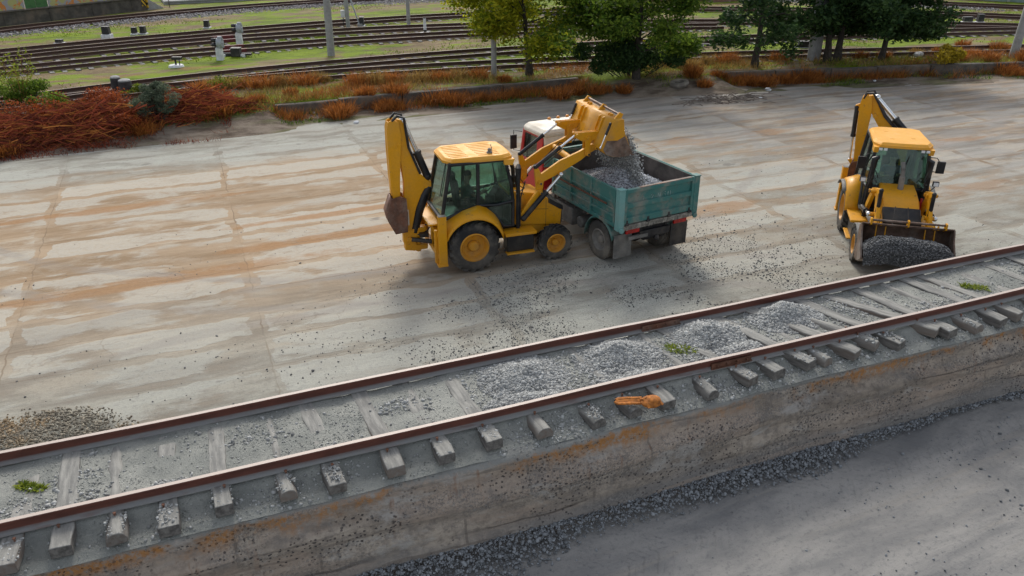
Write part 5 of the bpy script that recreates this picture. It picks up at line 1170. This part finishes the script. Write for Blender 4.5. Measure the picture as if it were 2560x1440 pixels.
def pmach(t):
    m = MB(); m.box(0, 0, .25, .5, .4, .44); m.box(0, 0, .48, .56, .46, .05); m.build('housing', 'dark', t, .02); m = MB(); m.box(-.6, .05, .12, .7, .14, .16); m.box(.55, 0, .14, .6, .2, .12); m.tube((-.9, .1, .2), (.8, .15, .2), .03, n=6); m.build('rod_gear', 'dark', t)
    m = MB(); m.box(-.75, -.02, .05, .3, .3, .2); m.box(.4, -.05, .05, .24, .26, .22); m.build('base_block', 'whitewash', t)
small('point_machine', 'black point machine with rods right of the nearer dwarf signal', 'point machine', 592, 142, pmach, None, .55, None, LEFT+math.pi)
small('point_machine', 'black point machine in the grass left of the sparse dark tree', 'point machine', 1737, 118, pmach, None, .55, None, LEFT+math.pi)
def marker(t):
    m = MB(); m.tube((0, 0, .25), (0, 0, .95), .1, .09); m.build('white_shaft', 'whitewash', t); m = MB(); m.tube((0, 0, 0), (0, 0, .25), .1); m.build('black_foot', 'black', t); m = MB(); m.sphere((0, 0, .97), .07); m.build('black_cap', 'black', t)
    m = MB(); m.lathe([(0, -.1), (.6, -.1), (.4, .06), (0, .1)], (0, 0, 0), 16, 'z', close=False); m.build('base', 'whitewash', t)
small('marker_post', 'short white post with black foot on a white mound between tracks', 'marker', 1063, 84, marker, None, .56)
def stay(t):
    m = MB(); m.tube((0, 0, 0), (-1.3, 1.0, 5.), .045, n=6); m.build('rod', 'signal_grey', t); m = MB(); m.box(0, 0, .05, .3, .3, .2); m.build('anchor', 'concrete', t)
small('pole_stay', 'thin slanting grey stay beside the slim pole with the white box', 'stay', 900, 65, stay, None, .58)
def wbox(t):
    m = MB(); m.box(0, 0, .9, .26, .2, .46); m.build('cabinet', 'whitewash', t, .02); m = MB(); m.tube((0, 0, 0), (0, 0, .68), .03, n=8); m.box(0, 0, .52, .3, .2, .08); m.build('post', 'dark', t)
small('cable_cabinet', 'small white cabinet on a thin black post left of a slim pole', 'cabinet', 860, 69, wbox, None, .58)
def boll(h, r):
    def f(t):
        m = MB(); m.lathe([(0, -.2), (r*1.04, -.2), (r, h-.08), (r*.93, h-.02), (0, h-.02)], (0, 0, 0), 20, 'z', close=False); m.build('post', 'post_dark', t); m = MB(); m.lathe([(0, h-.03), (r*.95, h-.03), (r*.9, h+.02), (r*.5, h+.06), (0, h+.07)], (0, 0, 0), 20, 'z', close=False); m.build('pale_top', 'concrete', t)
    return f
G_ = 'stubby dark posts behind the red brush'
small('bollard', 'slimmer stubby dark post with pale top, left of the touching pair', 'post', 297, 240, boll(.85, .22), None, .5, G_); small('bollard', 'wider stubby dark post with pale top, right of the touching pair', 'post', 319, 243, boll(.76, .28), None, .5, G_)
small('bollard', 'stubby pale-topped post half hidden in green scrub at far left', 'post', 87, 262, boll(.7, .24), None, .4, G_)

# ------------------------------------------------------------------ trees
def tree(label, px, py, h, cr, c0, nleaf, mats, lsize=.15, lean=(0, 0), trunks=1, r0=.17, off=(0, 0), seed=1, group='trees between yard and tracks', zb=.5, gap=.45):
    q = random.Random(seed); g = np.random.default_rng(seed); p = at(px, py, .58)
    t = thing('tree', label, 'tree', (p.x, p.y, zb), 0, group); m = MB(); tips = []
    for k in range(trunks):
        ax, ay = (k-.5*(trunks-1))*.55, (k-.5*(trunks-1))*-.1; pts = []
        for i in range(7):
            f = i/6; pts.append((ax*(1+f*1.2)+lean[0]*f+q.uniform(-.1, .1)*f+off[0]*f*f, ay+lean[1]*f+q.uniform(-.1, .1)*f+off[1]*f*f, -.2+f*(h*.8+.2)))
        m.path(pts, [r0*(1.25-.2*i)*(1 if i else 1.35) for i in range(6)]+[.03], 9)
        nb = 15 if trunks == 1 else 10
        for b in range(nb):
            f = .22+.75*b/nb; j = f*6; i0 = int(j); w = j-i0; s_ = Vector(pts[i0]).lerp(Vector(pts[min(6, i0+1)]), w)
            if s_.z < c0*.7: continue
            an = b*2.4+q.uniform(-.5, .5)+k; el = q.uniform(.1, .75); Lb = cr*(1.0-.45*f)*q.uniform(.75, 1.1); dr = Vector((math.cos(an)*math.cos(el), math.sin(an)*math.cos(el), math.sin(el)))
            mid = s_+dr*Lb*.5+Vector((q.uniform(-.15, .15), q.uniform(-.15, .15), .12)); end = s_+dr*Lb+Vector((0, 0, -.10*Lb))
            m.path([s_, mid, end], [r0*.36*(1.15-f), r0*.2, .012], 6)
            for c_ in range(4):
                u = .4+.2*c_; a0 = s_.lerp(mid, u*2) if u < .5 else mid.lerp(end, u*2-1); dd = Vector((q.uniform(-1, 1), q.uniform(-1, 1), q.uniform(-.55, .6))).normalized()*q.uniform(.5, 1.1)*cr*.3
                e2 = a0+dd; m.path([a0, a0.lerp(e2, .5)+Vector((0, 0, .06)), e2], [.02, .013, .006], 4); tips.append((a0, e2)); 
            tips.append((mid, end))
    m.build('trunk', 'bark', t)
    # leaves: small sprays along the twigs; the crown is uneven because some twigs carry few
    wts = np.array([q.random()**1.4+.12 for _ in tips]); wts /= wts.sum(); ch = g.choice(len(tips), nleaf, p=wts)
    A0 = np.array([a_[:] for a_, _ in tips]); B0 = np.array([b_[:] for _, b_ in tips]); u = g.random(nleaf)**.7
    ctr = A0[ch]+(B0[ch]-A0[ch])*u[:, None]*1.12+np.clip(g.normal(0, 1, (nleaf, 3)), -2, 2)*np.array([.2, .2, .16])*(cr/2.6); ctr[:, 2] -= .1*g.random(nleaf)
    ok = ctr[:, 2] > c0; ctr = ctr[ok]; ch = ch[ok]; n = len(ctr)
    d1 = g.normal(size=(n, 3)); d1[:, 2] = d1[:, 2]*.6-.25; d1 /= np.linalg.norm(d1, axis=1, keepdims=True); d2 = np.cross(d1, g.normal(size=(n, 3))); d2 /= np.linalg.norm(d2, axis=1, keepdims=True)
    sz = lsize*g.uniform(.55, 1.25, n)[:, None]
    V = np.stack([ctr-d1*sz, ctr+d2*sz*.42, ctr+d1*sz, ctr-d2*sz*.42], 1)
    if len(mats) == 1: sel = [np.ones(n, bool)]
    else: k = ctr[:, 0]*.75+ctr[:, 1]*-.25-mats[2]+g.normal(0, .55, n); sel = [k < 0, k >= 0]
    for mt, s_ in zip(mats[:2], sel):
        v = V[s_].reshape(-1, 3); f = np.arange(len(v)).reshape(-1, 4); o = raw('crown', v, f, mt); o.parent = t
    return t
tree('yellow-green tree beside the dark grey concrete pole, leftmost of the trees', 1325, 186, 7, 4.3, .75, 36000, ('leaf_yellow', 'leaf_green', .8), .12, (-.3, .2), seed=4, r0=.15, off=(-.5, 0))
tree('large green tree rising from the dark shrub, right of the yellow-green one', 1590, 190, 7.5, 4., .9, 24000, ('leaf_green',), .13, (.2, .3), seed=8, r0=.15)
tree('sparse tree with a straight trunk on the grass, left of the double pole', 1885, 166, 7, 3.2, .55, 8000, ('leaf_dark',), .14, (.1, 0), seed=15, r0=.16)
tree('very dark twin-trunked tree right of the double pole', 2080, 152, 7.5, 4.1, 1.25, 36000, ('leaf_dark',), .14, (0, .3), 2, .17, seed=21)
tree('dark tree with a slanting trunk, rightmost of the trees', 2200, 152, 7, 3.9, 1., 32000, ('leaf_dark',), .14, (.8, .2), seed=27, r0=.14)

def leafy(name, lab, px, py, rx, ry, h, n, mat, lsize=.1, seed=1, group=None, blobs=9, zb=.2):
    g = np.random.default_rng(seed); p = at(px, py, zb); z0 = fz(p.x, p.y); bx_ = g.normal(0, .5, (blobs, 3))*np.array([rx, ry, 0]); bz = h*g.uniform(.25, .8, blobs); br_ = g.uniform(.28, .55, blobs)*min(rx, h*1.2)*(9/blobs)**.35
    k = g.integers(0, blobs, n); v = g.normal(size=(n, 3)); v /= np.linalg.norm(v, axis=1, keepdims=True); c = bx_[k]+v*(br_[k]*g.random(n)**.4)[:, None]*np.array([1.2, 1, .9]); c[:, 2] += bz[k]
    c = c[c[:, 2] > .02]; n = len(c); d1 = g.normal(size=(n, 3)); d1 /= np.linalg.norm(d1, axis=1, keepdims=True); d2 = np.cross(d1, g.normal(size=(n, 3))); d2 /= np.linalg.norm(d2, axis=1, keepdims=True); sz = lsize*g.uniform(.5, 1.2, n)[:, None]
    V = np.stack([c-d1*sz, c+d2*sz*.42, c+d1*sz, c-d2*sz*.42], 1).reshape(-1, 3)
    t = thing(name, lab, 'shrub', (p.x, p.y, z0), 0, group); o = raw('foliage', V, np.arange(len(V)).reshape(-1, 4), mat); o.parent = t
    m = MB()
    for i in range(blobs): m.path([(bx_[i, 0]*.3, bx_[i, 1]*.3, -.1), (bx_[i, 0]*.7, bx_[i, 1]*.7, bz[i]*.55), (bx_[i, 0], bx_[i, 1], bz[i]+br_[i]*.4)], [.03, .02, .008], 5)
    m.build('stems', 'bark', t); return t

# ------------------------------------------------------------------ shrubs and dry weeds
def shrub(name, lab, px, py, r, h, n, mat, wd=.03, z=None, group=None, lean=.9, ry=None, k=5, seed=0):
    g = np.random.default_rng(seed+int(px)); p = at(px, py, 0 if z is None else z); p.z = fz(p.x, p.y)
    pr = []
    for i in range(k):
        a_ = g.uniform(0, 6.28); rr = r*.5*math.sqrt(g.random())*(k > 1); pr.append(blades(n//k, p.x+rr*math.cos(a_), p.y+rr*math.sin(a_)*.7, p.z, r*g.uniform(.55, .9), h*g.uniform(.65, 1.05), wd, lean, .45, q=g))
    return plant(name, lab, 'shrub' if 'shrub' in name else 'weed', tuple(p), pr, mat, group)
leafy('shrub', 'dense dark shrub at the foot of the large green tree', 1575, 205, 1.8, .9, 1.9, 11000, 'leaf_dark', .11, 3, blobs=16)
leafy('shrub', 'blue-green feathery shrub between two red brush heaps', 400, 328, .75, .4, 1.9, 15000, 'leaf_blue', .04, 11, blobs=34, zb=.05)
leafy('shrub', 'low green shrub at the far left edge, before the half hidden post', 65, 285, .9, .5, 1.2, 5000, 'leaf_green', .06, 12, blobs=9)
leafy('shrub', 'bright yellow shrub hanging over the low wall at right', 2368, 176, .9, .5, 1.1, 2400, 'leaf_gold', .09, 7, blobs=8)
leafy('shrub', 'yellowish sprigs right of the dense dark shrub', 1655, 172, .9, .6, 1.1, 1500, 'leaf_yellow', .1, 5, blobs=6)
for i_, (px_, py_, rx_, h_, lab_) in enumerate([(20, 375, .9, .7, 'red leafed low bush at the very left edge of the yard'), (100, 345, 1.1, 1.0, 'deep red leafy bush over the left brush heap'), (285, 318, .9, 1.1, 'deep red leafy bush just below the stubby dark posts'), (455, 300, .6, .95, 'red leafy bush touching the right side of the blue-green shrub'), (545, 292, .8, .8, 'orange red bush at the right end of the brush, near the low wall')]):
    leafy('shrub', lab_, px_, py_, rx_, .45, h_, 2600, 'leaf_rust', .05, 40+i_, blobs=10, zb=.05)
leafy('shrub', 'lime green weeds right at the foot of the stubby dark posts', 345, 262, .5, .3, .55, 1300, 'leaf_lime', .06, 21, blobs=5)
leafy('shrub', 'bright green low weeds between the red brush and the low wall', 570, 242, .75, .35, .5, 1500, 'leaf_lime', .06, 22, blobs=6)
leafy('shrub', 'small green bush poking out of the leftmost red brush', 150, 325, .65, .4, 1.15, 2600, 'leaf_green', .06, 23, blobs=6, zb=.05)
leafy('shrub', 'orange leafed bush on the right end of the largest brush heap', 330, 345, .55, .4, .9, 1700, 'leaf_rust', .06, 24, blobs=6, zb=.05)
leafy('shrub', 'rust coloured bush at the yard edge left of the blue-green shrub', 225, 300, .9, .4, .9, 2200, 'leaf_rust', .06, 25, blobs=7, zb=.1)
p = at(62, 275, .4); t = thing('sapling', 'thin bare sapling with orange twigs at far left', 'sapling', (p.x, p.y, .3)); m = MB(); g = random.Random(5); lv = []
for k in range(9):
    a_ = k*.7; e_ = Vector((math.cos(a_)*g.uniform(.3, 1.1), math.sin(a_)*g.uniform(.2, .7), g.uniform(1.6, 2.6))); m.path([(0, 0, 0), e_*.45+Vector((0, 0, .25)), e_], [.025, .014, .005], 5)
    for j in range(6):
        b_ = e_*(.5+.08*j)+Vector((0, 0, .1)); f_ = b_+Vector((g.uniform(-.4, .4), g.uniform(-.3, .3), g.uniform(.05, .45))); m.path([b_, f_], [.008, .004], 4); lv.append(f_)
m.build('stems', 'dry_tan', t); m = MB()
for f_ in lv:
    for _ in range(7):
        c_ = f_+Vector((g.gauss(0, .1), g.gauss(0, .1), g.gauss(0, .08))); d_ = Vector((g.gauss(0, 1), g.gauss(0, 1), g.gauss(0, 1))).normalized()*.06; e_ = d_.cross(Vector((g.gauss(0, 1), g.gauss(0, 1), 1))).normalized()*.03; m.add([c_-d_, c_+e_, c_+d_, c_-e_], [(0, 1, 2, 3)])
m.build('leaves', 'leaf_lime', t)
# round dry weeds: before the wall / on the bank / before the brush heaps / at the right
WD = {
 'round dry orange weed at the foot of the low left wall': [(835, 283, 44), (920, 268, 38), (985, 263, 50), (1090, 258, 62), (1140, 262, 54), (730, 268, 22), (850, 292, 60), (960, 274, 36), (1260, 232, 26), (1205, 252, 26), (640, 288, 30)],
 'dry orange weed under the shadow of the dark shrub': [(1400, 246, 46), (1500, 240, 40), (1445, 236, 30), (1560, 238, 34)],
 'dry orange weed before the low wall right of the dark shrub': [(1735, 214, 54), (1795, 210, 30), (1835, 206, 30), (1905, 216, 48), (1960, 208, 44), (2010, 204, 60), (1880, 214, 40), (2040, 200, 40), (1760, 226, 30)],
 'dry tan-orange weed on the bank above the low left wall': [(605, 218, 40), (655, 222, 60), (700, 216, 46), (760, 214, 56), (800, 206, 40), (890, 214, 50), (940, 212, 60), (985, 208, 46), (1040, 206, 50), (1100, 204, 44), (1150, 200, 46), (1195, 198, 40), (560, 226, 50), (500, 232, 46), (525, 224, 40)],
 'dry orange weed on the bank above the low right wall': [(1760, 162, 40), (1815, 158, 46), (1690, 168, 36), (1945, 154, 36), (1720, 172, 40), (2210, 148, 30), (2290, 140, 30), (2150, 146, 30)],
 'dry orange weed at the right end below the leaning pole': [(2420, 168, 44), (2460, 176, 50), (2510, 182, 60), (2390, 176, 40), (2555, 178, 50), (2400, 140, 36), (2490, 150, 44), (2340, 158, 30)],
 'round dry orange weed in front of the red brush heaps': [(365, 345, 52), (305, 340, 28), (113, 368, 42), (12, 392, 46), (560, 312, 46), (600, 300, 36), (520, 320, 30)]}
for lab, L_ in WD.items():
    bank = 'bank' in lab
    for i, (px, py, w) in enumerate(L_):
        r = w/2/50*1.05; mt = ('dry_tan' if (bank and i % 2 == 0) else 'dry_orange')
        shrub('dry_weed', lab, px, py, r*1.7, r*1.35+.15, 620, mt, .011, .5 if bank else 0., lab+'s', .7, k=10, seed=i)
# heaps of cut red brush
def brush(lab, px, py, rx, ry, h, n, seed):
    g = np.random.default_rng(seed); p = at(px, py, .1); b = (p.x, p.y, 0.)
    S_ = 7; nc = 16; kx = g.normal(0, .5, nc)*rx; ky = g.normal(0, .42, nc)*ry; kh = h*g.uniform(.35, 1.05, nc)*np.exp(-(kx/rx)**2*.35-(ky/ry)**2*.35); ka = g.normal(0, .5, nc); ch = g.integers(0, nc, n)
    cx = kx[ch]+g.normal(0, .26, n)*rx; cy = ky[ch]+g.normal(0, .24, n)*ry; cz = kh[ch]*g.random(n)**.7*np.exp(-((cx-kx[ch])/rx)**2*1.5-((cy-ky[ch])/ry)**2*1.5)+.03
    an = ka[ch]+g.normal(0, .5, n)+np.where(g.random(n) < .5, 0, math.pi); L = g.uniform(.5, 1.9, n); bend = g.normal(0, .7, n); sag = g.uniform(-.1, .45, n); tilt = g.normal(0, .34, n); w = g.uniform(.007, .014, n)
    far_ = g.random(n) < .02; w[far_] = .022; L[far_] = g.uniform(1.4, 2.4, far_.sum()); cz[far_] = kh[ch[far_]]
    V = np.zeros((n, S_, 2, 3))
    for k in range(S_):
        u = k/(S_-1)-.5; a_ = an+bend*u*2; x = cx+np.cos(a_)*L*u; y = cy+np.sin(a_)*L*u*.8; z = np.maximum(cz-sag*(2*u)**2*.6+tilt*L*u, .0)
        V[:, k, 0] = np.stack([x, y, z-w], 1); V[:, k, 1] = np.stack([x, y+w*.8, z+w], 1)
    V[..., 2] += np.vectorize(lambda xx, yy: max(0, fz(xx, yy)))(cx+b[0], cy+b[1])[:, None, None]
    i0 = (np.arange(n)*S_*2)[:, None, None]+(np.arange(S_-1)*2)[None, :, None]; Fc = (i0+np.array([0, 1, 3, 2])[None, None]).reshape(-1, 4)
    t = thing('brush_heap', lab, 'brush heap', b, 0, 'heaps of cut red brush'); sel = g.random(len(Fc)) < 2; half = np.repeat(g.random(n) < .2, S_-1)
    for mt, ss_ in (('dry_red', ~half), ('dry_orange', half)): o = raw('stems', V.reshape(-1, 3), Fc[ss_], mt); o.parent = t
    return t
brush('heap of red cut brush at the left edge of the yard', 30, 362, 1.8, 1.0, .85, 1500, 1)
brush('largest heap of red cut brush, in front of the two stubby posts', 235, 345, 1.9, 1.05, 1.1, 2300, 2)
brush('heap of reddish brush right of the blue-green shrub', 490, 312, 1.15, .85, 1.0, 1500, 3)
p = at(1815, 252, 0); m = MB(); g = random.Random(9)
for k in range(110):
    c_ = Vector((g.gauss(0, 1.1), g.gauss(0, .4), abs(g.gauss(.06, .1)))); d_ = Vector((g.uniform(-1, 1), g.uniform(-.6, .6), g.uniform(-.12, .25))); L = g.uniform(.2, .7); m.path([c_-d_*L, c_+Vector((0, 0, .05)), c_+d_*L], [.02, .016, .006], 5)
o = m.build('branch_pile', 'twig'); o.location = (p.x, p.y, .02); tag(o, 'low pile of bare grey branches on the yard edge before the right wall', 'branches')
p = at(1697, 222, .1); t = thing('old_tyre', 'dark half-buried tyre in the weeds right of the dark shrub', 'tyre', (p.x, p.y, fz(p.x, p.y)+.12)); m = MB(); m.lathe([(.24, -.1), (.42, -.12), (.48, 0), (.42, .12), (.24, .1)], (0, 0, 0), 28, 'z', xf=lambda v: (v[0], v[1], v[2]+v[0]*.15)); m.build('casing', 'rubber_dusty', t)
RK = [(1921, 216, .16, 'pale rock among the orange weeds before the right wall'), (1903, 234, .1, 'small white stone at the yard edge below the right wall'), (2188, 195, .08, 'small white litter stone before the right wall under the trees'), (607, 152, .1, 'pale stone right of the nearer signal'), (890, 296, .12, 'white stone beside a round weed at the yard edge'), (783, 276, .1, 'white stone near the left end of the low wall'), (1330, 200, .1, 'white stone at the foot of the yellow-green tree'), (2290, 157, .3, 'pale slab lying on the low right wall')]
for px, py, s_, lab in RK:
    p = at(px, py, .2); bm = bmesh.new(); bmesh.ops.create_icosphere(bm, subdivisions=2, radius=s_); me = bpy.data.meshes.new('rock')
    for v in bm.verts: v.co *= 1+.35*(random.random()-.5); v.co.z *= .6
    bm.to_mesh(me); bm.free(); me.materials.append(M['whitewash']); o = bpy.data.objects.new('rock', me); COL.objects.link(o); o.location = (p.x, p.y, fz(p.x, p.y)+s_*.3); tag(o, lab, 'rock', 'pale rocks by the weeds')
# grass and ground cover
def turf(n, x0, x1, d0, d1, dens, h, w, mat, name, lab):
    x = rng.uniform(x0, x1, n); d = rng.uniform(d0, d1, n); k = rng.random(n) < dens(x, d); x, d = x[k], d[k]; y = edge(x)+d; z = field_z(x, d); m_ = len(x)
    th = rng.uniform(0, 6.28, m_); dx, dy = np.cos(th)*w, np.sin(th)*w; hh = h*rng.uniform(.4, 1.2, m_); lx, ly = rng.normal(0, .6, (2, m_))*hh
    V = np.stack([np.stack([x-dx, y-dy, z-.01], 1), np.stack([x+dx, y+dy, z-.01], 1), np.stack([x+lx, y+ly, z+hh], 1)], 1)
    o = raw(name, V.reshape(-1, 3), np.arange(m_*3).reshape(-1, 3), mat); kind(tag(o, lab, 'grass'), 'stuff')
gd = lambda x, d: np.clip(.12+3.2*fbm(x*.16, (d+40)*.4, 4), 0, 1)
M['grass'] = leafmat('grass_blades', (.07, .115, .006), (.18, .25, .012), .5, .35)
turf(70000, -20, 66, .5, 32, gd, .12, .028, 'grass', 'grass', 'patchy short bright green grass among the yard tracks')
turf(40000, 2, 60, -1.2, -.30, lambda x, d: np.clip(.5+4*fbm(x*.6+2, d*.8+3, 3), 0, 1)*walled(x), .52, .011, 'dry_orange', 'dry_weeds', 'ragged strip of dry orange weeds growing against the low walls')
turf(30000, -8, 60, .15, 2.4, lambda x, d: np.clip(4.5*fbm(x*.3+14, d*.7+5, 4), 0, 1), .45, .011, 'dry_orange', 'bank_weeds', 'ragged dry orange growth along the top of the bank behind the low walls')
turf(26000, -9, 60, -1.2, 2.6, lambda x, d: np.clip(4*fbm(x*.4+31, d*.7+8, 4), 0, 1), .3, .014, 'leaf_lime', 'bank_grass', 'fresh green grass mixed with the dry weeds along the bank')
turf(52000, -12, 60, -.6, 3.4, lambda x, d: np.clip(.25+3*fbm(x*.5+9, d*.6+20, 4), 0, 1), .34, .012, 'dry_tan', 'dry_grass', 'thin dry tan grass along the edge of the railway land')
turf(22000, -9, 1.5, -3., -.2, lambda x, d: np.clip(.2+3*fbm(x*.6+1, d*.9+7, 4), 0, 1), .2, .012, 'dry_red', 'brush_litter', 'reddish plant litter strewn around the brush heaps')
turf(26000, 3, 60, -1.7, -.3, lambda x, d: np.clip(3.5*fbm(x*.45+3, d*.8+11, 3), 0, 1), .16, .02, 'leaf_green', 'wall_foot_weeds', 'low green weeds along the foot of the low walls')
for o in S.objects:
    if o.type == 'MESH' and o.parent is None and 'kind' not in o and 'label' not in o: print('UNTAGGED', o.name)
